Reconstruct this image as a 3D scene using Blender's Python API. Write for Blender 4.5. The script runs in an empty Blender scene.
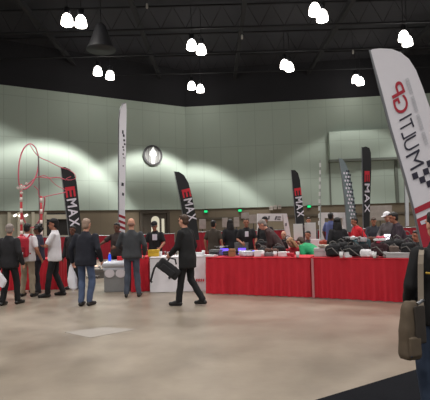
import bpy, bmesh, math, random
from mathutils import Vector, Matrix, noise
random.seed(7)
SC = bpy.context.scene
COL = SC.collection
PI = math.pi
R = math.radians

# ------------------------------------------------------------------ camera
F = 460.0                      # focal length in pixels of a 430 x 400 frame
EYE = 1.55
PITCH, ROLL = math.atan(25/F), R(-1.6)
ROT = Matrix.Rotation(PI/2+PITCH, 3, 'X') @ Matrix.Rotation(ROLL, 3, 'Z')
CAMP = Vector((0, 0, EYE))
cd = bpy.data.cameras.new('camera'); cam = bpy.data.objects.new('camera', cd); COL.objects.link(cam)
cam.matrix_world = Matrix.Translation(CAMP) @ ROT.to_4x4()
cd.sensor_fit = 'HORIZONTAL'; cd.sensor_width = 36; cd.lens = 36*F/430
cd.clip_start = .05; cd.clip_end = 300
SC.camera = cam

def ray(px, py): return ROT @ Vector(((px-215)/F, (200-py)/F, -1))
def at(px, py, Y):
    d = ray(px, py); return CAMP + d*(Y/d.y)
def atz(px, py, z):
    d = ray(px, py); return CAMP + d*((z-EYE)/d.z)
def gnd(px, py): return atz(px, py, 0)
def onplane(px, py, P, N):
    d = ray(px, py); return CAMP + d*((P-CAMP).dot(N)/d.dot(N))
def hor(px): return 231-.028*px
def col_x(px, Y, z=.9):
    """world x of the image column px at distance Y and height z"""
    py = hor(px) + (EYE-z)*F/Y
    return at(px, py, Y).x

# ------------------------------------------------------------------ materials
def lin(c):
    c = c/255.0
    return c/12.92 if c <= .04045 else ((c+.055)/1.055)**2.4
def rgb(c): return (lin(c[0]), lin(c[1]), lin(c[2]), 1)
MATS = {}
def mat(name, c, rough=.7, metal=0, var=.12, scale=12, bump=0, emit=None, es=0, sheen=0, trans=0, alpha=1):
    if name in MATS: return MATS[name]
    m = bpy.data.materials.new(name); m.use_nodes = True
    nt = m.node_tree; b = nt.nodes['Principled BSDF']
    b.inputs['Roughness'].default_value = rough; b.inputs['Metallic'].default_value = metal
    base = rgb(c)
    tc = nt.nodes.new('ShaderNodeTexCoord')
    nz = nt.nodes.new('ShaderNodeTexNoise'); nz.inputs['Scale'].default_value = scale; nz.inputs['Detail'].default_value = 4
    nt.links.new(tc.outputs['Object'], nz.inputs['Vector'])
    mx = nt.nodes.new('ShaderNodeMix'); mx.data_type = 'RGBA'
    mx.inputs[6].default_value = tuple(x*(1-var) for x in base[:3])+(1,)
    mx.inputs[7].default_value = tuple(min(1, x*(1+var)) for x in base[:3])+(1,)
    nt.links.new(nz.outputs['Fac'], mx.inputs[0])
    nt.links.new(mx.outputs[2], b.inputs['Base Color'])
    if bump:
        bp = nt.nodes.new('ShaderNodeBump'); bp.inputs['Strength'].default_value = bump
        bp.inputs['Distance'].default_value = .01
        nt.links.new(nz.outputs['Fac'], bp.inputs['Height']); nt.links.new(bp.outputs['Normal'], b.inputs['Normal'])
    if emit:
        b.inputs['Emission Color'].default_value = rgb(emit); b.inputs['Emission Strength'].default_value = es
    if trans: b.inputs['Transmission Weight'].default_value = trans
    if sheen: b.inputs['Sheen Weight'].default_value = sheen
    MATS[name] = m
    return m

RED = mat('red_cloth', (196, 24, 44), .75, var=.1, scale=5)
REDDARK = mat('dark_red_drape', (150, 20, 40), .8)
WHITEC = mat('white_cloth', (226, 222, 226), .8, var=.04)
BLACKC = mat('black_cloth', (20, 19, 22), .85, var=.25, scale=20)
BLACKP = mat('black_plastic', (24, 24, 26), .4)
GREYP = mat('grey_plastic', (110, 110, 112), .5)
WHITEP = mat('white_plastic', (228, 228, 230), .45, var=.03)
STEEL = mat('brushed_steel', (150, 150, 152), .35, .9)
DARKM = mat('dark_metal', (42, 42, 46), .5, .5)

# ------------------------------------------------------------------ mesh helpers
def finish(name, bm, m=None, parent=None, smooth=False, loc=None):
    me = bpy.data.meshes.new(name)
    bm.normal_update(); bm.to_mesh(me); bm.free()
    o = bpy.data.objects.new(name, me); COL.objects.link(o)
    if m: me.materials.append(m)
    if smooth:
        for p in me.polygons: p.use_smooth = True
    if parent: o.parent = parent
    if loc is not None: o.location = loc
    return o
def tag(o, label, cat, group=None, kind=None):
    o['label'] = label; o['category'] = cat
    if group: o['group'] = group
    if kind: o['kind'] = kind
    return o
def thing(name, label, cat, loc=(0, 0, 0), rz=0, group=None):
    o = bpy.data.objects.new(name, None); COL.objects.link(o)
    o.location = loc; o.rotation_euler = (0, 0, rz); o.empty_display_size = .1
    return tag(o, label, cat, group)
def structure(o, label=None):
    o['kind'] = 'structure'
    if label: o['label'] = label
    return o

def box(bm, c, s, rot=None, bev=0):
    r = bmesh.ops.create_cube(bm, size=1)
    vs = r['verts']
    M = Matrix.Translation(Vector(c)) @ ((rot.to_4x4() if rot else Matrix.Identity(4))) @ Matrix.Diagonal((s[0], s[1], s[2], 1))
    bmesh.ops.transform(bm, matrix=M, verts=vs)
    if bev:
        es = list({e for v in vs for e in v.link_edges})
        bmesh.ops.bevel(bm, geom=es, offset=bev, segments=2, affect='EDGES', profile=.7)
    return bm
def ball(bm, c, r, rot=None, seg=14, rings=10):
    if not hasattr(r, '__len__'): r = (r, r, r)
    q = bmesh.ops.create_uvsphere(bm, u_segments=seg, v_segments=rings, radius=1)
    M = Matrix.Translation(Vector(c)) @ ((rot.to_4x4() if rot else Matrix.Identity(4))) @ Matrix.Diagonal((r[0], r[1], r[2], 1))
    bmesh.ops.transform(bm, matrix=M, verts=q['verts'])
    return bm
def frame_of(d):
    d = d.normalized()
    a = Vector((0, 0, 1)) if abs(d.z) < .95 else Vector((0, 1, 0))
    u = d.cross(a).normalized(); v = d.cross(u).normalized()
    return u, v
def cone(bm, a, b, r0, r1, seg=12):
    a, b = Vector(a), Vector(b); u, v = frame_of(b-a)
    r = []
    for p, rr in ((a, r0), (b, r1)):
        r.append([bm.verts.new(p+u*rr*math.cos(2*PI*i/seg)+v*rr*math.sin(2*PI*i/seg)) for i in range(seg)])
    for i in range(seg):
        j = (i+1) % seg
        bm.faces.new((r[0][i], r[0][j], r[1][j], r[1][i]))
    bm.faces.new(list(reversed(r[0]))); bm.faces.new(r[1])
    return bm
def capsule(bm, a, b, r0, r1, seg=12):
    ball(bm, a, r0, seg=seg, rings=8); ball(bm, b, r1, seg=seg, rings=8)
    if (Vector(a)-Vector(b)).length > 1e-5: cone(bm, a, b, r0, r1, seg)
    return bm
def tube(bm, pts, r, seg=8, closed=False):
    pts = [Vector(p) for p in pts]; n = len(pts); rings = []
    u = None
    for i, p in enumerate(pts):
        if closed: t = pts[(i+1) % n]-pts[i-1]
        else: t = pts[min(i+1, n-1)]-pts[max(i-1, 0)]
        t.normalize()
        if u is None: u, _ = frame_of(t)
        u = (u-t*u.dot(t)).normalized(); v = t.cross(u)
        rr = r[i] if hasattr(r, '__len__') else r
        rings.append([bm.verts.new(p+u*rr*math.cos(2*PI*k/seg)+v*rr*math.sin(2*PI*k/seg)) for k in range(seg)])
    for i in range(n if closed else n-1):
        A, B = rings[i], rings[(i+1) % n]
        for k in range(seg):
            j = (k+1) % seg
            bm.faces.new((A[k], A[j], B[j], B[k]))
    if not closed:
        bm.faces.new(list(reversed(rings[0]))); bm.faces.new(rings[-1])
    return bm
def lathe(bm, prof, c=(0, 0, 0), seg=24, cap=True):
    c = Vector(c); rings = []
    for r, z in prof:
        rings.append([bm.verts.new(c+Vector((r*math.cos(2*PI*k/seg), r*math.sin(2*PI*k/seg), z))) for k in range(seg)])
    for A, B in zip(rings, rings[1:]):
        for k in range(seg):
            j = (k+1) % seg
            bm.faces.new((A[k], A[j], B[j], B[k]))
    if cap:
        bm.faces.new(list(reversed(rings[0]))); bm.faces.new(rings[-1])
    return bm
def loft(bm, rings, seg=20, power=2.0, T=None):
    """rings: (x, y, z, rx, ry) stacked ellipses"""
    rs = []
    for (x, y, z, rx, ry) in rings:
        l = []
        for k in range(seg):
            a = 2*PI*k/seg; c, s = math.cos(a), math.sin(a)
            p = Vector((x+rx*math.copysign(abs(c)**(2/power), c), y+ry*math.copysign(abs(s)**(2/power), s), z))
            l.append(bm.verts.new(T(p) if T else p))
        rs.append(l)
    for A, B in zip(rs, rs[1:]):
        for k in range(seg):
            j = (k+1) % seg
            bm.faces.new((A[k], A[j], B[j], B[k]))
    bm.faces.new(list(reversed(rs[0]))); bm.faces.new(rs[-1])
    return bm
def prism(bm, poly, thick):
    """poly: list of front points (world); thick: vector to the back"""
    t = Vector(thick)
    a = [bm.verts.new(Vector(p)) for p in poly]; b = [bm.verts.new(Vector(p)+t) for p in poly]
    bm.faces.new(a); bm.faces.new(list(reversed(b)))
    n = len(a)
    for i in range(n):
        j = (i+1) % n
        bm.faces.new((a[j], a[i], b[i], b[j]))
    bmesh.ops.recalc_face_normals(bm, faces=bm.faces)
    return bm
def remesh(bm, voxel, smooth=2, fold=0, freq=9, sfac=.5):
    """one continuous skin around the shapes in bm"""
    bmesh.ops.recalc_face_normals(bm, faces=bm.faces)
    me = bpy.data.meshes.new('raw'); bm.to_mesh(me); bm.free()
    o = bpy.data.objects.new('raw', me); COL.objects.link(o)
    md = o.modifiers.new('r', 'REMESH'); md.mode = 'VOXEL'; md.voxel_size = voxel
    if smooth:
        s = o.modifiers.new('s', 'SMOOTH'); s.iterations = smooth; s.factor = sfac
    dg = bpy.context.evaluated_depsgraph_get()
    out = bpy.data.meshes.new_from_object(o.evaluated_get(dg))
    bpy.data.objects.remove(o); bpy.data.meshes.remove(me)
    b = bmesh.new(); b.from_mesh(out); bpy.data.meshes.remove(out)
    b.normal_update()
    if fold:
        mv = []
        for v in b.verts:
            q = Vector((v.co.x*freq, v.co.y*freq, v.co.z*freq*.55))
            mv.append(v.normal*(fold*noise.noise(q)+fold*.5*noise.noise(q*2.3)))
        for v, d in zip(b.verts, mv): v.co += d
    return b

# ------------------------------------------------------------------ the hall
WT = 11.9                                     # top of the pale walls
LH = 12.55                                    # height of the lamps
Cn = atz(185, 107, WT); Lp = atz(0, 84.5, WT); Rp = atz(300, 100.5, WT)
Cn.z = Lp.z = Rp.z = 0
dL = (Lp-Cn).normalized(); dR = (Rp-Cn).normalized()
nL = Vector((-dL.y, dL.x, 0));  nR = Vector((-dR.y, dR.x, 0))
if nL.y > 0: nL = -nL
if nR.y > 0: nR = -nR

def wall_mat(name, c, pw, ph, line, org, d):
    m = bpy.data.materials.new(name); m.use_nodes = True
    nt = m.node_tree; b = nt.nodes['Principled BSDF']; b.inputs['Roughness'].default_value = .55
    tc = nt.nodes.new('ShaderNodeTexCoord')
    sep = nt.nodes.new('ShaderNodeSeparateXYZ'); nt.links.new(tc.outputs['Object'], sep.inputs[0])
    def fr(sock, period, off=0):
        a = nt.nodes.new('ShaderNodeMath'); a.operation = 'ADD'; a.inputs[1].default_value = off+100*period
        nt.links.new(sock, a.inputs[0])
        w = nt.nodes.new('ShaderNodeMath'); w.operation = 'MODULO'; w.inputs[1].default_value = period
        nt.links.new(a.outputs[0], w.inputs[0])
        l = nt.nodes.new('ShaderNodeMath'); l.operation = 'LESS_THAN'; l.inputs[1].default_value = .045
        nt.links.new(w.outputs[0], l.inputs[0]); return l.outputs[0]
    mx = nt.nodes.new('ShaderNodeMath'); mx.operation = 'MAXIMUM'
    nt.links.new(fr(sep.outputs['X'], pw), mx.inputs[0]); nt.links.new(fr(sep.outputs['Z'], ph, .8), mx.inputs[1])
    nz = nt.nodes.new('ShaderNodeTexNoise'); nz.inputs['Scale'].default_value = .35; nz.inputs['Detail'].default_value = 5
    nt.links.new(tc.outputs['Object'], nz.inputs['Vector'])
    base = rgb(c)
    a = nt.nodes.new('ShaderNodeMix'); a.data_type = 'RGBA'
    a.inputs[6].default_value = tuple(x*.93 for x in base[:3])+(1,); a.inputs[7].default_value = tuple(x*1.05 for x in base[:3])+(1,)
    nt.links.new(nz.outputs['Fac'], a.inputs[0])
    k = nt.nodes.new('ShaderNodeMix'); k.data_type = 'RGBA'
    nt.links.new(mx.outputs[0], k.inputs[0]); nt.links.new(a.outputs[2], k.inputs[6])
    k.inputs[7].default_value = tuple(x*line for x in base[:3])+(1,)
    nt.links.new(k.outputs[2], b.inputs['Base Color'])
    return m
WALLM = wall_mat('pale_green_wall_panels', (172, 186, 174), 1.5, 3.0, .8, Cn, dL)
LOWM = wall_mat('brown_lower_wall', (112, 100, 82), 2.4, 6.0, .85, Cn, dL)
UPM = mat('black_upper_wall', (30, 30, 35), .9)

def wall(name, org, d, n, length, z0, z1, m, setback=0, thick=.3):
    bm = bmesh.new(); box(bm, (length/2, thick/2, (z0+z1)/2), (length, thick, z1-z0))
    o = finish(name, bm, m)
    X = d; Y = -n; Z = Vector((0, 0, 1))
    if X.cross(Y).dot(Z) < 0:       # mirror: start from the other end so the frame stays right handed
        org = org+d*length; X = -d
    o.matrix_world = Matrix(((X.x, Y.x, 0, org.x-n.x*setback), (X.y, Y.y, 0, org.y-n.y*setback), (0, 0, 1, 0), (0, 0, 0, 1)))
    return structure(o)
BAND = 2.95
wall('wall_left', Cn, dL, nL, 34, BAND, WT, WALLM)
wall('wall_right', Cn, dR, nR, 40, BAND, WT, WALLM)
wall('wall_left_lower', Cn, dL, nL, 34, 0, BAND, LOWM, .12)
wall('wall_right_lower', Cn, dR, nR, 40, 0, BAND, LOWM, .12)
wall('wall_left_upper', Cn, dL, nL, 34, WT, 15.2, UPM, -.05)
wall('wall_right_upper', Cn, dR, nR, 40, WT, 15.2, UPM, -.05)

# floor
fm = bpy.data.materials.new('polished_concrete'); fm.use_nodes = True
nt = fm.node_tree; b = nt.nodes['Principled BSDF']
tc = nt.nodes.new('ShaderNodeTexCoord')
def nz_(scale, det, rough=.6, dist=0):
    n = nt.nodes.new('ShaderNodeTexNoise'); n.inputs['Scale'].default_value = scale; n.inputs['Detail'].default_value = det
    n.inputs['Roughness'].default_value = rough; n.inputs['Distortion'].default_value = dist
    nt.links.new(tc.outputs['Object'], n.inputs['Vector']); return n
n1 = nz_(.32, 6, .6, .6); n2 = nz_(1.5, 5, .55, .0); n3 = nz_(14, 4)
def ramp(sock, p0, c0, p1, c1):
    r = nt.nodes.new('ShaderNodeValToRGB'); e = r.color_ramp.elements
    e[0].position = p0; e[0].color = c0; e[1].position = p1; e[1].color = c1
    nt.links.new(sock, r.inputs[0]); return r.outputs[0]
c1 = ramp(n1.outputs['Fac'], .35, rgb((125, 114, 101)), .65, rgb((155, 143, 129)))
c2 = ramp(n2.outputs['Fac'], .25, (.76, .75, .74, 1), .75, (1.16, 1.16, 1.15, 1))
mm = nt.nodes.new('ShaderNodeMix'); mm.data_type = 'RGBA'; mm.blend_type = 'MULTIPLY'; mm.inputs[0].default_value = 1
nt.links.new(c1, mm.inputs[6]); nt.links.new(c2, mm.inputs[7])
nt.links.new(mm.outputs[2], b.inputs['Base Color'])
rr = ramp(n1.outputs['Fac'], .3, (.26, .26, .26, 1), .7, (.42, .42, .42, 1))
nt.links.new(rr, b.inputs['Roughness'])
bp = nt.nodes.new('ShaderNodeBump'); bp.inputs['Strength'].default_value = .12; bp.inputs['Distance'].default_value = .01
nt.links.new(n3.outputs['Fac'], bp.inputs['Height']); nt.links.new(bp.outputs['Normal'], b.inputs['Normal'])
bm = bmesh.new(); box(bm, (0, 18, -.15), (90, 72, .3)); structure(finish('floor', bm, fm))
bm = bmesh.new(); box(bm, (0, 18, 15.3), (90, 72, .3)); structure(finish('ceiling', bm, mat('black_ceiling', (40, 40, 47), .9, var=.15, scale=.5)))
TRUSS = mat('black_steel_truss', (26, 26, 31), .9, var=.15, scale=2)
tn = 5
for k in range(7):
    y = 15+k*4.1
    bm = bmesh.new()
    for z in (13.5, 14.9): box(bm, (0, y, z), (60, .12, .09))
    for q in range(-20, 21): tube(bm, [(q*1.5, y, 13.5), (q*1.5+.75, y, 14.9), (q*1.5+1.5, y, 13.5)], .02, 5)
    structure(finish('trim_%d' % tn, bm, TRUSS)); tn += 1
for x in (-10.5, -4.4, 2, 8.2, 14.5):
    bm = bmesh.new(); box(bm, (x, 24, 14.2), (.25, 34, .3)); structure(finish('trim_%d' % tn, bm, TRUSS)); tn += 1

def wall_box(name, org, d, n, a0, a1, z0, z1, depth, m, inset=0, kind=True):
    """box fixed on a wall between distances a0..a1 from the corner"""
    bm = bmesh.new()
    p = org+d*((a0+a1)/2)+n*(depth/2-inset)
    Rm = Matrix(((d.x, n.x, 0), (d.y, n.y, 0), (0, 0, 1)))
    box(bm, (p.x, p.y, (z0+z1)/2), (abs(a1-a0), depth, z1-z0), Rm)
    bmesh.ops.recalc_face_normals(bm, faces=bm.faces)
    o = finish(name, bm, m)
    return structure(o) if kind else o
def wall_a(px, py, d, n):
    p = onplane(px, py, Cn, n); return (p-Cn).dot(d), p.z
# shallow pocket box high on the right wall, with the seam under it
a0, zt = wall_a(328, 133, dR, nR); a1, zb = wall_a(432, 152, dR, nR)
wall_box('trim_1', Cn, dR, nR, a0, a1+3, zb-.35, zt, .55, WALLM)
wall_box('trim_2', Cn, dR, nR, a0-.05, a1+3.2, zb-.55, zb-.35, .62, mat('grey_trim', (104, 110, 102), .7))
a2, _ = wall_a(396, 170, dR, nR)
wall_box('trim_3', Cn, dR, nR, a2-.12, a2+.12, BAND, zb-.4, .1, mat('grey_trim', (104, 110, 102)))
wall_box('trim_4', Cn, dR, nR, a0-.06, a0+.06, BAND, zb-.4, .06, mat('grey_trim', (104, 110, 102)))

# openings in the lower walls
a0, _ = wall_a(168, 215, dL, nL); a1, _ = wall_a(141, 215, dL, nL)
FRAMEM = mat('dark_brown_frame', (70, 63, 54), .8)
wall_box('door_1', Cn, dL, nL, a0, a1, 0, 2.8, .1, FRAMEM, .14)
b0, _ = wall_a(165, 218, dL, nL); b1, _ = wall_a(144, 218, dL, nL)
wall_box('trim_60', Cn, dL, nL, a0-.12, a0+.12, 0, 2.8, .2, FRAMEM, .1); wall_box('trim_61', Cn, dL, nL, a1-.12, a1+.12, 0, 2.8, .2, FRAMEM, .1)
wall_box('trim_62', Cn, dL, nL, a0, a1, 2.65, 2.85, .2, FRAMEM, .1)
p0, z0 = wall_a(159.5, 216, dL, nL); p1, z1 = wall_a(151.5, 229, dL, nL)
LIT = mat('lit_room_beyond_glass', (210, 205, 185), .6, emit=(214, 208, 186), es=.35)
bm = bmesh.new()
rad = abs(p1-p0)/2; cx = (p0+p1)/2
poly = [(cx-rad, 1.1), (cx+rad, 1.1)]+[(cx+rad*math.cos(t), z0-rad+rad*math.sin(t)) for t in [PI*i/10 for i in range(11)]]
prism(bm, [Cn+dL*u-nL*.03+Vector((0, 0, v)) for u, v in poly], -nL*.03)
structure(finish('window_1', bm, LIT))
p2, _ = wall_a(163, 222, dL, nL)
wall_box('window_2', Cn, dL, nL, p2-.12, p2+.12, 1.0, 2.2, .06, LIT, .06)

# serving hatch in the left lower wall
h0, _ = wall_a(69, 222, dL, nL); h1, _ = wall_a(47, 222, dL, nL)
wall_box('window_3', Cn, dL, nL, h0, h1, 1.1, 2.75, .06, mat('dark_hatch', (36, 32, 30), .8), .1)
wall_box('trim_63', Cn, dL, nL, h0-.1, h1+.1, 2.3, 2.65, .22, mat('pale_beam', (176, 168, 150), .7), .1)
wall_box('trim_64', Cn, dL, nL, h0-.1, h1+.1, .9, 1.1, .35, mat('pale_beam', (176, 168, 150), .7), .1)
g0, _ = wall_a(46, 222, dL, nL); g1, _ = wall_a(-14, 222, dL, nL)
wall_box('door_2', Cn, dL, nL, g0, g1, 0, 2.7, .08, mat('grey_green_shutter', (150, 146, 128), .7), .12)
for i, px in enumerate((9, 19, 33, 45)):
    a, _ = wall_a(px, 222, dL, nL)
    wall_box('trim_%d' % (70+i), Cn, dL, nL, a-.1, a+.1, 0, 2.85, .18, mat('pale_beam', (176, 168, 150)), .1)
wall_box('trim_75', Cn, dR, nR, .2, 30, 2.05, 2.2, .12, mat('rail_brown', (88, 80, 68), .7), .1)

# round emblem on the left wall
ea, ez = wall_a(152.5, 155.5, dL, nL)
ec = Cn+dL*ea+nL*.02+Vector((0, 0, ez))
def disc(bm, c, n, d, r, th, seg=40, r_in=0):
    up = Vector((0, 0, 1))
    if not r_in:
        prism(bm, [c+d*r*math.cos(2*PI*k/seg)+up*r*math.sin(2*PI*k/seg) for k in range(seg)], n*th)
        return bm
    A, B, C2, D = [], [], [], []
    for k in range(seg):
        q = d*math.cos(2*PI*k/seg)+up*math.sin(2*PI*k/seg)
        A.append(bm.verts.new(c+q*r)); B.append(bm.verts.new(c+q*r_in)); C2.append(bm.verts.new(c+q*r+n*th)); D.append(bm.verts.new(c+q*r_in+n*th))
    for k in range(seg):
        j = (k+1) % seg
        for P, Q in ((A, C2), (C2, D), (D, B), (B, A)): bm.faces.new((P[k], P[j], Q[j], Q[k]))
    bmesh.ops.recalc_face_normals(bm, faces=bm.faces)
    return bm
em = thing('wall_emblem', 'round grey emblem with a white torch shape high on the left wall', 'emblem', ec)
def rel(o, root):
    o.parent = root; o.matrix_parent_inverse = Matrix.Translation(-root.location); return o
rel(finish('disc', disc(bmesh.new(), ec, nL, dL, .82, .05), mat('emblem_grey', (150, 152, 150), .7)), em)
rel(finish('rim', disc(bmesh.new(), ec, nL, dL, .86, .09, r_in=.70), mat('emblem_dark', (74, 74, 76), .7)), em)
bm = bmesh.new()
for k in (-.52, -.38, .38, .52):
    h = math.sqrt(.68**2-k*k)
    p = ec+dL*k+nL*.06
    box(bm, p, (.035, .02, 2*h), Matrix(((dL.x, nL.x, 0), (dL.y, nL.y, 0), (0, 0, 1))))
rel(finish('stripe_ring', bm, mat('emblem_dark', (74, 74, 76))), em)
prof = [(-.13, -.72), (.13, -.72), (.17, -.1), (.30, -.02), (.28, .34), (.14, .44), (.06, .74), (-.06, .62), (-.16, .40), (-.28, .30), (-.30, 0), (-.17, -.1)]
rel(finish('torch_shape', prism(bmesh.new(), [ec-dL*u+nL*.07+Vector((0, 0, v)) for u, v in prof], nL*.03), mat('emblem_white', (240, 240, 240), .6, emit=(255, 255, 250), es=.3)), em)

# green exit signs
EXG = mat('green_exit_glow', (20, 150, 80), .4, emit=(30, 225, 130), es=.8)
for px, py, where in ((206, 211.5, 'leftmost, nearest the wall corner'), (240, 210.5, 'middle one of three'), (309, 206.5, 'rightmost, beside a black feather flag')):
    a, z = wall_a(px, py, dR, nR); p = Cn+dR*a+Vector((0, 0, z))
    t = thing('exit_sign', 'small green lit exit sign on the far wall, '+where, 'sign', p)
    Rm = Matrix(((dR.x, nR.x, 0), (dR.y, nR.y, 0), (0, 0, 1)))
    bm = bmesh.new(); box(bm, p+nR*.05, (.34, .1, .26), Rm); bmesh.ops.recalc_face_normals(bm, faces=bm.faces)
    rel(finish('housing', bm, DARKM), t)
    bm = bmesh.new(); box(bm, p+nR*.11, (.28, .02, .18), Rm); bmesh.ops.recalc_face_normals(bm, faces=bm.faces)
    rel(finish('face', bm, EXG), t)

# ------------------------------------------------------------------ lamps
SHADE = mat('glowing_lamp_shade', (255, 250, 240), .4, emit=(255, 250, 240), es=9)
def spot(p, w, size, blend, col=(1, .97, .93), aim=None, wing=1.0, low=.6, cut=.58):
    l = bpy.data.lights.new('high_bay_light', 'SPOT'); l.energy = w; l.spot_size = size; l.spot_blend = blend
    l.color = col; l.shadow_soft_size = .28
    l.use_nodes = True; nt = l.node_tree; em = nt.nodes['Emission']      # wide 'batwing' beam of a high bay lamp
    tcn = nt.nodes.new('ShaderNodeTexCoord'); sp = nt.nodes.new('ShaderNodeSeparateXYZ'); nt.links.new(tcn.outputs['Normal'], sp.inputs[0])
    ab = nt.nodes.new('ShaderNodeMath'); ab.operation = 'ABSOLUTE'; nt.links.new(sp.outputs['Z'], ab.inputs[0])
    mr = nt.nodes.new('ShaderNodeMapRange'); mr.interpolation_type = 'SMOOTHSTEP'
    mr.inputs['From Min'].default_value = cut; mr.inputs['From Max'].default_value = cut+.2
    mr.inputs['To Min'].default_value = wing; mr.inputs['To Max'].default_value = low
    nt.links.new(ab.outputs[0], mr.inputs['Value']); nt.links.new(mr.outputs[0], em.inputs['Strength'])
    o = bpy.data.objects.new('high_bay_light', l); COL.objects.link(o); o.location = p
    if aim is not None: o.rotation_euler = (Vector(aim)-Vector(p)).to_track_quat('-Z', 'Y').to_euler()
    return o
def lamp(x, y, label, group=None):
    t = thing('high_bay_lamp', label, 'lamp', (x, y, LH), 0, group)
    prof = [(.30, -.28), (.31, -.22), (.285, .02), (.22, .2), (.13, .3)]
    finish('lamp_shade', lathe(bmesh.new(), prof), SHADE, t, True)
    finish('housing', lathe(bmesh.new(), [(.16, .3), (.17, .34), (.17, .62), (.1, .68)]), DARKM, t, True)
    bm = bmesh.new(); tube(bm, [(0, 0, .66), (0, 0, 15.15-LH)], .02); finish('hanging_rod', bm, DARKM, t)
    return t
LW = 800
TILT = lambda p, k=4.0: Vector(p)+Vector((0, 0, -10))+dL*k     # beams tilted along the wall to shift its lit arcs; shades hang straight
NEAR = (1, 3)            # pairs next to the walls, spot power boosted to brighten the wall arcs
vis = [(74, 20, 6.9, 1.5, 'pair at upper left'), (104, 72.5, 5, 1, 'pair low on the left, before the left wall'),
       (196.5, 46.5, 4.5, .2, 'upper of the two middle pairs'), (196, 86.5, 4.2, .3, 'lower of the two middle pairs, by the wall corner'),
       (318.5, 12, 5.2, .5, 'pair at the top right of centre'), (287, 65, 3.2, -.8, 'dimmer pair right of centre'),
       (358, 79.5, 3.5, -.5, 'pair above the far wall on the right'), (405.5, 38, 4.2, .3, 'pair at the upper right')]
spots = []
for vi, (px, py, hw, dy, desc) in enumerate(vis):
    for s, side in ((-1, 'left'), (1, 'right')):
        p = atz(px+s*hw, py+s*dy*.5+.5, LH)
        lamp(p.x, p.y+s*.34*(hw < 5.5), '%s glowing lamp of the %s' % (side, desc), 'high bay ceiling lamps')
    p = atz(px, py, LH-.45)
    spots.append((p.x, p.y))
    spot(p, LW*(3.5 if vi in NEAR else .8 if vi == 6 else 1.6), R(100 if vi in NEAR else 112), .2, wing=2.2 if vi in NEAR else 1, low=.11 if vi in NEAR else .6, cut=.65 if vi in NEAR else .58, aim=TILT(p, 3.0 if vi == 1 else 1.6) if vi in NEAR else None)
for (x, ys) in ((-14, (20, 12, 4)), (-7.6, (16, 8, 0, -8)), (-1.4, (20, 12, 4, -4)), (5.2, (16, 8, 0, -8)), (11.3, (20, 12, 4)), (17.6, (24, 16, 8, 0))):
    for y in ys: spot((x, y, LH-.45), LW*1.7, R(112), .35)
# lamps beyond the frame on the left and right, in the same rows
for x, y in ((-14, 28), (17.6, 32), (24, 28), (24, 36)): spot((x, y, LH-.45), LW*(1 if x < 0 else 2), R(112), .3)

# small sensors hanging from the ceiling, and a grey bell horn
for px, py, desc in ((242, 37, 'left of the dim lamp pair'), (353, 52, 'right of the dim lamp pair'), (147, 6, 'at the top left of centre')):
    p = atz(px, py, 13.0)
    t = thing('ceiling_sensor', 'tiny pale sensor hanging from the black ceiling, '+desc, 'sensor', p)
    finish('sensor_body', lathe(bmesh.new(), [(.03, -.14), (.06, -.1), (.06, .1), (.03, .14)], seg=12), mat('sensor_grey', (170, 165, 160), .5), t, True)
    bm = bmesh.new(); tube(bm, [(0, 0, .13), (0, 0, 2.1)], .012); finish('hanging_rod', bm, DARKM, t)
p = atz(101, 50, 11.6)
t = thing('ceiling_horn', 'large dark grey bell-shaped horn hanging between the two left lamp pairs', 'loudspeaker', p)
finish('horn', lathe(bmesh.new(), [(.82, 0), (.8, .06), (.6, .45), (.42, 1.0), (.3, 1.35), (.2, 1.5)]), mat('horn_grey', (40, 40, 44), .6), t, True)
bm = bmesh.new(); tube(bm, [(0, 0, 1.45), (0, 0, 3.5)], .03); finish('hanging_rod', bm, DARKM, t)

# ------------------------------------------------------------------ text on planes
def text_mesh(s, bold=0):
    c = bpy.data.curves.new('t', 'FONT'); c.body = s; c.size = 1; c.offset = bold
    o = bpy.data.objects.new('t', c); COL.objects.link(o)
    dg = bpy.context.evaluated_depsgraph_get()
    me = bpy.data.meshes.new_from_object(o.evaluated_get(dg))
    bpy.data.objects.remove(o); bpy.data.curves.remove(c)
    b = bmesh.new(); b.from_mesh(me); bpy.data.meshes.remove(me)
    return b
def put(bm, P0, A, B, proj, fit=True, w=None):
    """map a unit text mesh onto pixels P0 + u*A + v*B and project it to a surface; u,v run 0..1 over the text box"""
    xs = [v.co.x for v in bm.verts]; ys = [v.co.y for v in bm.verts]
    x0, x1, y0, y1 = min(xs), max(xs), min(ys), max(ys)
    for v in bm.verts:
        u = (v.co.x-x0)/(x1-x0); q = (v.co.y-y0)/(y1-y0)
        v.co = proj(P0[0]+u*A[0]+q*B[0], P0[1]+u*A[1]+q*B[1])
    return bm

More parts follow.
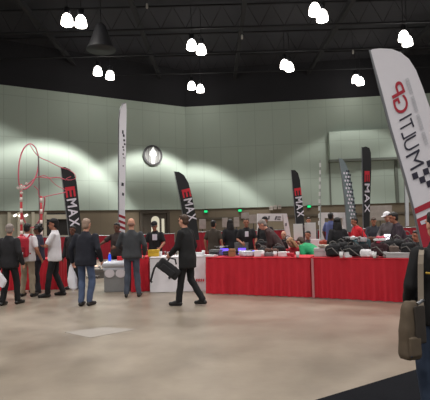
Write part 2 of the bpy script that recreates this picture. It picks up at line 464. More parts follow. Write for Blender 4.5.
# ------------------------------------------------------------------ feather flags
def flag(label, Y, outline, pole, m, ang=0, base_py=None, marks=(), group=None, thick=.012, base=.42):
    """outline, pole: picture outline of the sail and pole line; the sail stands at distance Y, turned by ang"""
    x0, y0 = pole[-1]
    P = at(x0, y0, Y)
    N = Vector((math.sin(ang), -math.cos(ang), 0))
    pr = lambda off: (lambda px, py: onplane(px, py, P+N*off, N))
    foot = Vector((P.x, P.y, 0))
    t = thing('feather_flag', label, 'flag', foot, 0, group)
    bm = bmesh.new(); prism(bm, [pr(0)(*q) for q in outline], -N*thick)
    rel(finish('sail', bm, m), t)
    bm = bmesh.new()
    pts = [pr(-thick/2)(*q) for q in pole]
    low = pts[-1]
    if low.z > .06: pts.append(low+(Vector((low.x+(low-pts[-2]).x*.3, low.y, .06))-low))
    tube(bm, pts, [.012]+[.018]*(len(pts)-1), 8); rel(finish('pole', bm, STEEL), t)
    e = pts[-1]
    bm = bmesh.new()
    for a in (0, PI/2): tube(bm, [(e.x-base*math.cos(a), e.y-base*math.sin(a), .025), (e.x+base*math.cos(a), e.y+base*math.sin(a), .025)], .022, 6)
    cone(bm, (e.x, e.y, .02), (e.x, e.y, .3), .03, .025)
    rel(finish('cross_base', bm, DARKM), t)
    for nm, bmk, P0, A, B, mm_ in marks:
        put(bmk, P0, A, B, pr(.006)); rel(finish(nm, bmk, mm_), t)
    return t, pr
FLAGBLK = mat('black_flag_fabric', (34, 35, 38), .75, var=.15, scale=4)
FRED = mat('flag_red_print', (205, 42, 58), .7, var=.05); FWHT = mat('flag_white_print', (222, 216, 228), .7, var=.05)
def emax(P0, A, B):
    """red E then white M A X along A (down the flag), letter tops towards B; A, B are full box vectors in pixels"""
    ax, ay = A
    out = [('letter_print', text_mesh('E', .03), P0, (ax*.26, ay*.26), B, FRED)]
    for i, ch in enumerate('MAX'):
        f = .30+i*.24
        out.append(('letter_print', text_mesh(ch, .02), (P0[0]+ax*f, P0[1]+ay*f), (ax*.21, ay*.21), B, FWHT))
    return out
flag('black feather flag with red and white lettering, far left beside the red hoop gate', 18.2,
     [(61, 167), (65, 167), (70, 169.5), (74, 174), (76.5, 182), (78, 195), (81, 225), (82, 240), (69.5, 240), (67.5, 220), (64.5, 195)],
     [(60.6, 166.5), (64, 195), (67, 220), (69, 240)], FLAGBLK, marks=emax((65.0, 187.5), (5.3, 40), (9.5, -1.5)))
flag('black feather flag with red and white lettering, behind the man in the black suit', 20.6,
     [(174.5, 171.5), (179, 171.8), (184, 175), (188.5, 183), (192, 196), (196.5, 220), (199.5, 240), (188, 240), (184.5, 222), (180, 198)],
     [(174, 171), (179.5, 198), (184, 222), (187.5, 240)], FLAGBLK, marks=emax((181.5, 190), (7.2, 32), (8.2, -2)))
flag('black feather flag with red and white lettering, rising behind the white boards', 21,
     [(291.3, 170), (295, 170), (298, 173), (300, 180), (301.5, 195), (303.5, 212), (304.5, 228), (296.5, 228), (295, 212), (293, 190)],
     [(291, 169.5), (292.8, 190), (294.8, 212), (296.2, 228)], FLAGBLK, marks=emax((294.2, 188.5), (3.4, 29), (6.6, -1)))
flag('tall black feather flag with red and white lettering before the wall ledge on the right', 15.4,
     [(362, 147.5), (366, 146.5), (369.5, 148), (371, 153), (371.3, 170), (370.2, 200), (369.6, 228), (363.4, 228), (363, 200), (362.3, 170)],
     [(361.8, 147), (362, 170), (362.8, 200), (363.1, 228)], FLAGBLK, marks=emax((364.6, 171), (.2, 42), (5, 0)))
GREYF = mat('slate_flag_fabric', (112, 124, 128), .75, var=.2, scale=6)
ck = []
rs = random.Random(3)
gm = bmesh.new()
gf, gpr = flag('slate grey feather flag covered in small white pattern beside a taller black flag', 17.8,
     [(339, 158.5), (342, 158.5), (346, 164), (350, 175), (353, 190), (355.5, 208), (356.5, 232), (347.5, 232), (345.5, 205), (342.5, 178)],
     [(338.6, 158), (342, 178), (345, 205), (347, 232)], GREYF)
for side, (xa, ya, xb, yb), m_ in (('pattern_print', (343.2, 170, 351.5, 226), FWHT), ('dark_print', (346, 168, 355, 226), mat('flag_navy_print', (34, 38, 52), .7))):
    gm = bmesh.new()
    for i in range(15):
        f = (i+.5)/15; x = xa+(xb-xa)*f; y = ya+(yb-ya)*f
        for j in range(2):
            dx = (j*2.6+(i % 2)*1.3) * (1 if side == 'pattern_print' else .7)
            q = [(x+dx, y), (x+dx+1.5, y+.6), (x+dx+1.2, y+2.6), (x+dx-.2, y+1.9)]
            vs = [gm.verts.new(gpr(.006 if side == 'pattern_print' else .004)(*k)) for k in q]; gm.faces.new(vs)
    rel(finish(side, gm, m_), gf)
# tall white flag, turned almost edge-on
WF = mat('white_flag_fabric', (228, 226, 232), .75, var=.03)
wf, wpr = flag('tall narrow white feather flag with small dark print, left of the round emblem', 12.9,
     [(119.3, 118), (120.6, 110), (123, 104.5), (126.2, 103), (126.6, 110), (126, 150), (125.4, 180), (125, 216), (118.9, 216), (119, 160)],
     [(126, 102.8), (122.5, 104), (119.9, 110), (118.7, 120), (118.5, 160), (118.5, 216)], WF, ang=R(50))
gm = bmesh.new()
for (x, y, w_, h_) in ((122.2, 130, 1.4, 4), (123, 134, 1.6, 3), (123.4, 139, 1.6, 2.5), (124, 143, 1.5, 2.2), (122.4, 146, 1.4, 2), (123.2, 149, 1.3, 1.8), (122.6, 153, 1.3, 2), (123.4, 157, 1.2, 1.5), (122.8, 165, 1, 1.6), (121.6, 182.5, 2.2, 3.6), (122.2, 192.5, 1.8, 3.2)):
    gm.faces.new([gm.verts.new(wpr(.007)(*q)) for q in ((x, y), (x+w_, y+.5), (x+w_, y+h_), (x-.2, y+h_-.3))])
rel(finish('dark_print', gm, mat('flag_dark_print', (52, 50, 60), .7)), wf)
# ribbon-striped lower end of the white flag
gm = bmesh.new()
for k in range(4):
    y = 214+k*5.5
    gm.faces.new([gm.verts.new(wpr(.012)(*q)) for q in ((118.6, y), (125.4, y+2.5), (125.4, y+5.3), (118.6, y+2.6))])
rel(finish('red_ribbon', gm, mat('ribbon_red', (150, 26, 44), .7)), wf)
gm = bmesh.new()
gm.faces.new([gm.verts.new(wpr(.01)(*q)) for q in ((118.8, 214), (125.2, 214), (125, 238), (119, 238))])
rel(finish('lower_sleeve', gm, WF), wf)
# thin pale flag behind the large one
flag('thin pale feather flag half hidden behind the large white racing flag', 19.5,
     [(404, 162), (406.5, 163), (408, 175), (408.8, 205), (409, 226), (405.8, 226), (405, 195)],
     [(403.8, 161.5), (404.8, 195), (405.5, 226)], mat('pale_grey_flag', (196, 200, 204), .75))

# large near flag
bf_out = [(370, 51), (372, 49.2), (380, 48.3), (392, 49), (401, 52.5), (409, 59), (416, 70), (423, 88), (430, 108), (437, 132), (444, 165), (449, 200), (455, 240), (422.5, 248.5), (420, 238), (414, 211), (405.6, 180), (398, 154), (390.5, 128), (380, 88)]
bf, bpr = flag('large white racing flag with lettering, chequers and red foot at the right', 6.0,
     [q for q in bf_out], [(369.6, 50), (379.6, 88), (390.1, 128), (397.6, 154), (405.2, 180), (413.6, 211), (419.6, 238), (422.2, 249), (432, 288)], mat('white_racing_flag', (232, 228, 234), .75, var=.03), base=.2)
FR2 = mat('flag_crimson_print', (176, 40, 58), .7, var=.05); FBK = mat('flag_navy_black_print', (48, 46, 62), .7, var=.05); FGR = mat('flag_grey_print', (206, 204, 210), .7)
# letters: reading direction runs up the flag, letter tops towards the right (the sail is seen from its back)
# centre line of the word from the M (bottom) to the P (top)
def letter(ch, x, y, w_, h_, m_, bold=.004):
    """x,y: picture point of the letter's reading start at its foot; w_: length along reading; h_: height"""
    ax, ay = -.33*w_, -.944*w_
    bx, by = .87*h_, -.49*h_
    bmk = text_mesh(ch, bold); put(bmk, (x, y), (ax, ay), (bx, by), bpr(.008)); rel(finish('letter_print', bmk, m_), bf)
letter('M', 410.8, 171.0, 15.5, 15.5, FBK, -.006)
letter('U', 406.3, 152.5, 11.5, 15, FBK, -.006)
letter('L', 403.2, 140.0, 7, 15, FBK, -.006)
letter('T', 401.8, 133.5, 9.5, 14.5, FBK, -.006)
letter('I', 399.8, 121.5, 1.7, 14, FBK, -.006)
letter('G', 397.2, 116.0, 16, 15, FR2, .006)
letter('P', 392.8, 99.0, 13, 14.5, FR2, .006)
for wd in range(4):                                      # four tiny illegible words beside the lettering
    gm = bmesh.new()
    for i in range(wd*6, min(22, wd*6+5)):
        f = i/21; x = 405+f*19; y = 79+f*63
        gm.faces.new([gm.verts.new(bpr(.008)(*q)) for q in ((x, y), (x+3.0, y-1.5), (x+4.6, y+1.6), (x+1.6, y+3.1))])
    rel(finish('small_print', gm, FGR), bf)
gm = bmesh.new()
for i, j in ((0, 0), (1, 0), (2, 0), (1, 1), (2, 1), (3, 1), (1, 2), (2, 2), (3, 2), (2, 3), (3, 3)):
    o = Vector((415.2+7.2*i+3.7*j, 175.8+3.9*i-8.2*j)); a = Vector((3.6, 1.95)); c = Vector((1.85, -4.1))
    gm.faces.new([gm.verts.new(bpr(.008)(*k)) for k in (o+a, o+c, o-a, o-c)])
rel(finish('chequer_print', gm, FBK), bf)
gm = bmesh.new()
for q in (((413.6, 208.8), (449.3, 192), (450.2, 198.5), (415, 214.2)), ((416.2, 219.5), (451.7, 203), (454.6, 239.8), (422.6, 248))):
    gm.faces.new([gm.verts.new(bpr(.008)(*k)) for k in q])
rel(finish('red_foot_print', gm, FR2), bf)
gm = bmesh.new()
for q in (((420, 221.5), (426, 219), (427.5, 222.5), (421.5, 225)), ((427, 225.5), (432, 223.5), (433, 227), (428.5, 229))):
    gm.faces.new([gm.verts.new(bpr(.011)(*k)) for k in q])
rel(finish('white_mark_print', gm, FWHT), bf)
# ------------------------------------------------------------------ tables
TH = .83
GA, GB, GC = gnd(207, 294), gnd(313, 298), gnd(403, 303.6)
dT = (GC-GA).normalized(); nT = Vector((-dT.y, dT.x, 0))
if nT.y < 0: nT = -nT                                   # points away from the camera
def front_y(px):
    """distance of the front table edge in picture column px"""
    d = ray(px, 255); d = Vector((d.x, d.y, 0)); n = nT
    return (d*(GA.dot(n)/d.dot(n))).y
def pleats(bm, path, z0, z1, amp=.022, period=.13, seed=0):
    """hanging pleated cloth along a ground path"""
    cols = []
    s = 0
    rnd = random.Random(seed); ph = rnd.random()*6
    for a, b in zip(path, path[1:]):
        L = (b-a).length; n = max(2, int(L/.02)); t = (b-a)/L; q = Vector((t.y, -t.x, 0))
        for i in range(n+1):
            u = s+L*i/n
            w = math.sin(2*PI*u/period+1.3*math.sin(u*2.1+ph)+ph)
            k = []
            for j, f in enumerate((0, .25, .6, .93, 1)):
                am = amp*(1.25-.9*f)*(.7+.5*noise.noise(Vector((u*1.7, f, seed))))
                p = a+t*(L*i/n)+q*(w*am+.012*(1-f))
                k.append(bm.verts.new((p.x, p.y, z0+(z1-z0)*f)))
            cols.append(k)
        s += L
    for A, B in zip(cols, cols[1:]):
        for j in range(4): bm.faces.new((A[j], B[j], B[j+1], A[j+1]))
    return bm
def draped_table(label, P, Q, depth, m, h=TH, group=None, amp=.03, seam=None, seed=0, period=.19, sides=True):
    """cloth-covered table whose front edge runs on the ground from P to Q; depth away from the camera"""
    t_ = (Q-P).normalized(); n = Vector((-t_.y, t_.x, 0))
    if n.y < 0: n = -n
    t = thing('draped_table', label, 'table', P, 0, group)
    bm = bmesh.new()
    pl = [P, Q, Q+n*depth, P+n*depth]
    prism(bm, [Vector((p.x, p.y, h)) for p in pl], (0, 0, -.035))
    rel(finish('tabletop', bm, m), t)
    path = [P+n*depth, P, Q, Q+n*depth] if sides else [P, Q]
    bm = bmesh.new(); pleats(bm, path, .015, h-.004, amp, period, seed)
    rel(finish('skirt', bm, m, smooth=True), t)
    bm = bmesh.new(); tube(bm, [Vector((p.x, p.y, h-.012)) for p in path], .013, 6)
    rel(finish('hem', bm, m), t)
    if seam is not None:
        bm = bmesh.new(); c = P+t_*seam-n*.045
        box(bm, (c.x, c.y, h*.5-.005), (.045, .02, h-.03), Matrix.Rotation(math.atan2(t_.y, t_.x), 3, 'Z'))
        rel(finish('pale_seam', bm, mat('pale_strip', (190, 120, 124), .8)), t)
    return t
draped_table('table under bright red pleated cloth, centre front, right of the white-covered table', GA, GB-dT*.03, .78, RED, seed=1)
draped_table('table under bright red pleated cloth at right front, behind the shoulder bag person', GB+dT*.01, GC+dT*1.7, .78, RED, seam=.02, seed=2)
def off(P, k, s=0): return P+nT*k+dT*s
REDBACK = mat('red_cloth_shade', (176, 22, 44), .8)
draped_table('red-covered middle-row table crowded with gear behind the centre front table', off(GA, 2.5, .1), off(GB, 2.5, -.3), .76, REDBACK, seed=3)
draped_table('black-covered middle-row table piled with gear behind the right front table', off(GB, 2.5, .2), off(GC, 2.5, .9), .76, BLACKC, seed=4)
BT0, BT1 = at(286, 250, 16.2), at(322, 250, 16.2); BT0.z = BT1.z = 0
draped_table('red-covered table carrying the white boards beneath a black feather flag', BT0, BT1, .7, REDBACK, seed=5, h=.9)
W0, W1 = gnd(150.5, 293), gnd(206, 291.3)
draped_table('table under white printed cloth behind the man in the black suit', W0, W1, .75, WHITEC, amp=.006, seed=6, period=.4)
tn_ = (W1-W0).normalized(); nW = Vector((-tn_.y, tn_.x, 0)); nW = nW if nW.y > 0 else -nW
tb = [o for o in bpy.data.objects if o.get('label', '').startswith('table under white printed')][0]
def wpt(px, py, k=.03): return onplane(px, py, W0-nW*k, nW)
gm = bmesh.new()
for q in (((164, 266), (167, 264.5), (169.5, 271), (167, 272)), ((167.5, 269), (174.5, 274), (173, 276), (166.5, 271.5)), ((160, 262), (163, 263.5), (165.5, 268.5), (163.8, 269)), ((170, 275), (172, 277), (169, 279.5), (168, 277.5))):
    prism(gm, [wpt(*k) for k in q], nW*.003)
rel(finish('black_cloth_print', gm, mat('print_black', (50, 50, 58), .8)), tb)
gm = bmesh.new()
for i, x in enumerate((196, 198.2, 200.4, 202.6)):
    prism(gm, [wpt(*k) for k in ((x, 279.2), (x+1.5, 278.6), (x+1.6, 281.2), (x+.1, 281.8))], nW*.003)
rel(finish('red_cloth_print', gm, mat('print_red', (200, 60, 70), .8)), tb)
V0, V1 = gnd(132.5, 292.5), gnd(148.6, 291.8)
draped_table('narrow red-covered table between the grey counter and the white-covered table', V0, V1, .75, RED, seed=7)
L0, L1 = gnd(-14, 291.5), gnd(58, 290)
draped_table('long red-covered table at the left behind the man with the red backpack', L0, L1, .75, RED, h=.8, seed=8)

# silver-covered counter with two white ovals
S0, S1 = gnd(103, 292.5), gnd(130, 291.8)
sx, sn = (S1-S0).normalized(), None
sn = Vector((-sx.y, sx.x, 0)); Ls = (S1-S0).length
sc = thing('silver_counter', 'grey counter with rounded silver top and two white ovals, left of the bald man', 'counter', (S0+S1)/2)
Rm = Matrix.Rotation(math.atan2(sx.y, sx.x), 3, 'Z')
cc = (S0+S1)/2+sn*.32
bm = bmesh.new(); box(bm, (cc.x, cc.y, .28), (Ls-.04, .6, .56), Rm, .02); rel(finish('body', bm, mat('clouded_grey_plastic', (134, 134, 134), .35, var=.2, scale=4)), sc)
bm = bmesh.new(); box(bm, (cc.x, cc.y, .66), (Ls+.06, .66, .16), Rm, .07); rel(finish('silver_top', bm, mat('silver_cover', (196, 198, 206), .3, .2, var=.15, scale=6), smooth=True), sc)
bm = bmesh.new(); box(bm, (cc.x, cc.y, .555), (Ls, .63, .07), Rm, .03); rel(finish('silver_band', bm, mat('silver_cover', (176, 178, 186))), sc)
for px in (109.5, 120.5):
    gm = bmesh.new()
    prism(gm, [onplane(px+5*math.cos(a), 273.5+4.2*math.sin(a), S0+sn*.0, sn) for a in [2*PI*i/20 for i in range(20)]], sn*.02)
    rel(finish('oval_label', gm, mat('oval_white', (214, 206, 210), .6)), sc)

# red drape barriers far behind
for i, (x0, x1) in enumerate(((-30, 30), (34, 92), (96, 175), (179, 232), (236, 288), (318, 352), (355, 440))):
    Y = 22.5
    a = at(x0, 250, Y); b = at(x1, 250, Y); a.z = b.z = 0
    if i >= 5: a.y = b.y = 19.0; a.x = at(x0, 250, 19).x; b.x = at(x1, 250, 19).x
    h = 1.18 if i < 3 else 1.22
    where = ('at the far left behind the red hoop gate', 'behind the man in the navy jacket', 'behind the bald man in grey', 'behind the man in the brown shirt',
             'behind the bending man in brown', 'behind the white gate at the right', 'behind the man in the white cap')[i]
    t = thing('drape_barrier', 'low red drape barrier in the background '+where, 'barrier', (a+b)/2)
    bm = bmesh.new(); pleats(bm, [a, b], .03, h, .03, .2, 20+i); rel(finish('drape', bm, REDDARK, smooth=True), t)
    bm = bmesh.new(); tube(bm, [Vector((a.x, a.y, h+.01)), Vector((b.x, b.y, h+.01))], .022, 6); rel(finish('top_rail', bm, STEEL), t)
    for e in (a, b):
        bm = bmesh.new(); tube(bm, [Vector((e.x, e.y, 0)), Vector((e.x, e.y, h+.05))], .022, 6); rel(finish('upright', bm, STEEL), t)

# ------------------------------------------------------------------ red hoop gate at the left
HG = mat('pink_red_hoop', (206, 92, 112), .6); HR = mat('gate_red', (176, 34, 44), .6); HW = mat('gate_white', (226, 214, 208), .6)
GY = 13.0
gp = lambda px, py, dy=0: at(px, py, GY+dy)
gt = thing('race_gate', 'tall skeletal gate of pink hoops and red-white striped poles above the crowd at left', 'gate', Vector((gp(31, 230).x, GY, 0)))
def striped(px0, py0, px1, py1, Y):
    A = at(px0, py0, Y); B = at(px1, py1, Y); B = Vector((B.x, Y, 0.02)) if py1 > 228 else B
    bm = bmesh.new(); tube(bm, [A, B], .034, 10); o = rel(finish('pole', bm, HR, smooth=True), gt)
    n = int((A-B).length/.3)
    bm = bmesh.new()
    for k in range(n):
        p = A.lerp(B, (k+.2)/n); q = A.lerp(B, (k+.62)/n)
        tube(bm, [p, q], .037, 10)
    rel(finish('white_stripes', bm, HW, smooth=True), gt)
striped(21, 184, 21.6, 232, GY); striped(41, 196, 41.5, 236, GY)
bm = bmesh.new(); A = gp(38.5, 156, .5); tube(bm, [A, Vector((A.x+.05, A.y, .02))], .022, 8); rel(finish('thin_pole', bm, mat('gate_grey', (120, 108, 108), .6)), gt)
def hoop(pts, r=.019, closed=True, m=HG, nm='hoop'):
    # smooth the picture points with a closed Catmull-Rom curve
    out = []; n = len(pts)
    for i in range(n if closed else n-1):
        p = [Vector(pts[(i+k-1) % n] if closed else pts[min(max(i+k-1, 0), n-1)]) for k in range(4)]
        for s in range(6):
            t = s/6
            out.append(.5*((2*p[1])+(p[2]-p[0])*t+(2*p[0]-5*p[1]+4*p[2]-p[3])*t*t+(-p[0]+3*p[1]-3*p[2]+p[3])*t**3))
    if not closed: out.append(Vector(pts[-1]))
    q = [gp(v.x, v.y, v.z) for v in out]
    bm = bmesh.new(); tube(bm, q, r, 8, closed); rel(finish(nm, bm, m, smooth=True), gt)
hoop([(18.6, 180, 0), (19.2, 163, .1), (23, 150, .3), (29, 144, .5), (35, 147, .7), (38.5, 157, .8), (37.5, 171, .7), (33, 182, .5), (27, 188, .3), (21, 189, .1)])
hoop([(21.5, 208, 0), (23, 217, .2), (27, 225, .4), (33, 227.5, .5), (38.5, 222, .5), (42.5, 213, .3), (44.5, 204, .1), (44.8, 197, 0)], closed=False)
hoop([(21, 187, 0), (27, 185, .1), (33, 180, .2), (38, 177, .3), (48, 178, .4), (58, 177.5, .5), (66, 180, .6)], .014, False, nm='ribbon')
hoop([(30, 145, .5), (38, 156, .6), (48, 161, .7), (58, 166, .8), (66, 169, .9)], .012, False, nm='ribbon')
hoop([(34, 186, 0), (38, 190, .1), (40, 197, .2), (50, 195.5, .3), (60, 193.5, .4), (66, 192, .5)], .012, False, nm='ribbon')
hoop([(38, 177, .3), (46, 176, .3), (56, 185, .5), (66, 190, .6)], .009, False, nm='ribbon')
hoop([(62, 168, 4.9), (68, 169.5, 4.9), (74, 173.5, 4.9), (75.5, 178, 4.9), (70, 180, 4.9), (66, 179, 4.9), (71, 176.5, 4.9)], .014, False, nm='ribbon')
for px, py in ((18, 188), (21, 186), (24, 187.5), (26.5, 183.5), (21.5, 193)):
    bm = bmesh.new(); c = gp(px, py, -.08); box(bm, c, (.07, .04, .06), Matrix.Rotation(.7, 3, 'Y'), .01); rel(finish('white_joint', bm, HW), gt)
for k, px in enumerate((14.8, 20, 25.6)):
    p = wall_a(px, 215.5, dL, nL); q = Cn+dL*p[0]+nL*.2+Vector((0, 0, p[1]))
    t = thing('wall_lamp', ('left', 'middle', 'right')[k]+' of three small bright wall lamps behind the striped gate pole', 'lamp', q)
    bm = bmesh.new(); box(bm, q, (.24, .12, .14), Matrix.Rotation(-.5, 3, 'Y'), .03); rel(finish('glowing_face', bm, mat('lamp_glow', (250, 245, 235), .5, emit=(255, 248, 236), es=1.4)), t)
    bm = bmesh.new(); box(bm, q-nL*.1, (.16, .1, .1)); rel(finish('bracket', bm, GREYP), t)

# white banner gates in the middle distance
GW = mat('white_gate_vinyl', (218, 212, 214), .7, var=.05)
def banner_gate(label, Y, outer, leg_w, top_h, right_slant, marks):
    x0, x1, yt, yb = outer
    base = at((x0+x1)/2, yb, Y); t = thing('banner_gate', label, 'gate', Vector((base.x, Y, 0)))
    P = lambda px, py: at(px, py, Y)
    z0 = .02
    def leg(xa, xb, xc, xd):     # top-left, top-right, bottom-left, bottom-right columns
        bm = bmesh.new(); q = [P(xa, yt), P(xb, yt), P(xd, yb), P(xc, yb)]
        for k in (2, 3):
            s = q[1] if k == 2 else q[0]; e = q[k]; f = (s.z-z0)/(s.z-e.z); q[k] = Vector((s.x+(e.x-s.x)*min(f, 1.6), Y, z0))
        prism(bm, q, (0, .22, 0)); rel(finish('side_panel', bm, GW), t)
    leg(x0, x0+leg_w, x0, x0+leg_w); leg(x1-leg_w, x1, x1-leg_w+right_slant, x1+right_slant)
    bm = bmesh.new(); prism(bm, [P(x0+leg_w, yt), P(x1-leg_w, yt), P(x1-leg_w, yt+top_h), P(x0+leg_w, yt+top_h)], (0, .2, 0)); rel(finish('top_panel', bm, GW), t)
    if marks:
        bm = bmesh.new()
        for q in marks: prism(bm, [at(a, b_, Y-.012) for a, b_ in q], (0, .006, 0))
        rel(finish('dark_panel_print', bm, mat('gate_print_grey', (96, 92, 98), .7)), t)
def dash(x, y, w_, h_, s=0): return ((x+s, y), (x+w_+s, y), (x+w_, y+h_), (x, y+h_))
banner_gate('white banner gate with grey print behind the bending man in brown', 17.2, (257.5, 287, 213.6, 246), 4.4, 7.4, 5.5,
            [dash(264, 216.5, 2.4, 3, .8), dash(267.8, 216, 1.6, 3.4, .6), dash(274.5, 216, 1.6, 4, 1.2), dash(277.4, 216.4, 3.6, 1.2), dash(277.2, 218.6, 3.2, 1.2), dash(285.2, 223, 1.6, 3)])
banner_gate('plain white banner gate behind the long-haired woman in black', 18.6, (320.5, 347, 212.5, 240), 4.2, 5.6, 1.5, [])
for k, (px, py) in enumerate(((271, 208), (275, 207.2), (279.5, 207))):
    a, z = wall_a(px, py, dR, nR); q = Cn+dR*a+nR*.08+Vector((0, 0, z))
    t = thing('wall_notice', ('left', 'middle', 'right')[k]+' of three small pale notices on the far wall above the white gate', 'notice', q)
    bm = bmesh.new(); box(bm, q-nR*.1, (.26, .3, .34), None, .01); rel(finish('board', bm, mat('notice_pale', (190, 180, 172), .7)), t)
    bm = bmesh.new(); box(bm, q+nR*.06, (.16, .02, .04)); rel(finish('dark_line', bm, GREYP), t)
for k, (px, py, w_, h_, d_) in enumerate(((202.5, 224, .34, .5, 'left of the man in the brown shirt'), (225, 222.5, .3, .5, 'left of the long black coat'), (236.5, 222, .3, .52, 'right of the person in long black'), (245, 215.5, .4, .3, 'above the man in the black printed shirt'), (253.5, 219, .5, .45, 'left of the white gate'), (380, 213, 1.3, .8, 'left of the man in the white cap'))):
    p = at(px, py, 23.4+(k % 3)*.8)
    t = thing('poster_stand', 'pale poster on a thin stand far back, '+d_, 'poster', Vector((p.x, p.y, 0)))
    bm = bmesh.new(); box(bm, p, (w_, .03, h_), None, .01); rel(finish('poster', bm, mat('pale_poster', (150, 142, 136), .7, var=.3, scale=5)), t)
    bm = bmesh.new(); tube(bm, [(p.x, p.y+.03, .02), (p.x, p.y+.03, p.z)], .02); rel(finish('post', bm, DARKM), t)
    bm = bmesh.new(); box(bm, (p.x, p.y+.03, .015), (.5, .4, .03)); rel(finish('base', bm, DARKM), t)
# thin white mast
p = at(319.5, 240, 15.2); q = at(320.2, 160, 15.2)
t = thing('mast', 'thin pale mast rising over the white boards, right of the black feather flag', 'mast', Vector((p.x, p.y, 0)))
bm = bmesh.new(); tube(bm, [(p.x, p.y, .03), (q.x, q.y, q.z)], .018, 8); rel(finish('pole', bm, mat('mast_grey', (150, 156, 152), .6)), t)
for k in range(9):
    bm = bmesh.new(); c = Vector((p.x, p.y, 1.4)).lerp(q, (k+.5)/9.2); box(bm, c, (.05, .05, .14))
    rel(finish('white_band', bm, mat('mast_white', (214, 216, 214), .6)), t)
bm = bmesh.new(); box(bm, (p.x, p.y, .02), (.5, .5, .04)); rel(finish('base', bm, DARKM), t)

# white boards standing on the far table
for k, (x0, x1, y0, y1) in enumerate(((293.3, 303.2, 224, 241.5), (304.6, 316.4, 222.8, 242))):
    A, B = at(x0, y0, 16.45), at(x1, y1, 16.45)
    t = thing('display_board', ('left', 'right')[k]+' of the two white boards standing on the far red table', 'board', Vector(((A.x+B.x)/2, 16.45, .9)))
    bm = bmesh.new(); box(bm, ((A.x+B.x)/2, 16.45, (A.z+.93)/2), (B.x-A.x, .03, A.z-.93), None, .008); rel(finish('panel', bm, mat('board_white', (220, 218, 216), .6, var=.03)), t)
    for s in (A.x+.06, B.x-.06):
        bm = bmesh.new(); box(bm, (s, 16.45, .916), (.04, .2, .03), None, .005); rel(finish('foot', bm, GREYP), t)

# floor patch, black carpet
bm = bmesh.new(); q = [gnd(65, 332.5), gnd(90, 338), gnd(136, 329.5), gnd(103, 327.2)]
prism(bm, [Vector((p.x, p.y, .004)) for p in q], (0, 0, -.003))
tag(finish('floor_plate', bm, mat('worn_pale_plate', (150, 142, 134), .5, var=.15, scale=3)), 'pale worn rectangular plate let into the concrete floor at left', 'floor plate')
E0, E1 = gnd(318, 400), gnd(430, 366); de = (E1-E0).normalized(); ne = Vector((de.y, -de.x, 0))
c0, c1 = E0-de*.6, E1+de*3.5
bm = bmesh.new(); prism(bm, [Vector((p.x, p.y, .008)) for p in (c0, c1, c1+ne*4, c0+ne*4)], (0, 0, -.007))
tag(finish('carpet', bm, mat('black_carpet', (22, 23, 27), .95, var=.35, scale=60)), 'black carpet edge on the floor at the lower right corner', 'carpet')

MATS['black_carpet'].node_tree.nodes['Principled BSDF'].inputs['Specular IOR Level'].default_value = .1
# ------------------------------------------------------------------ people
SKIN = mat('skin_light', (206, 150, 126), .6, var=.05); SKINT = mat('skin_tan', (172, 116, 92), .6, var=.05); SKINB = mat('skin_brown', (104, 68, 52), .6, var=.05)
HDARK = mat('hair_dark', (26, 22, 22), .6, var=.3, scale=40); HBROWN = mat('hair_brown', (70, 50, 38), .6, var=.3, scale=40)
HGREY = mat('hair_grey', (142, 130, 124), .6, var=.25, scale=40); HBLOND = mat('hair_blond', (164, 122, 88), .6, var=.2, scale=40)
EYEM = mat('eye_dark', (28, 22, 20), .2); LIPM = mat('lip', (160, 92, 84), .5); SOLE = mat('shoe_sole', (30, 28, 28), .6)
JEANS = mat('blue_jeans', (70, 84, 112), .85, var=.2, scale=14); DJEANS = mat('slate_jeans', (70, 76, 90), .85, var=.2, scale=14)
KHAKI = mat('khaki_trousers', (164, 148, 128), .85, var=.1); BTROU = mat('black_trousers', (22, 21, 24), .85)
SHOEB = mat('black_shoe', (22, 20, 20), .5); SHOEW = mat('white_shoe', (210, 206, 206), .6)

def limb_frame(d, side):
    d = d.normalized(); s = (side-d*side.dot(d)).normalized(); return d, s, d.cross(s)

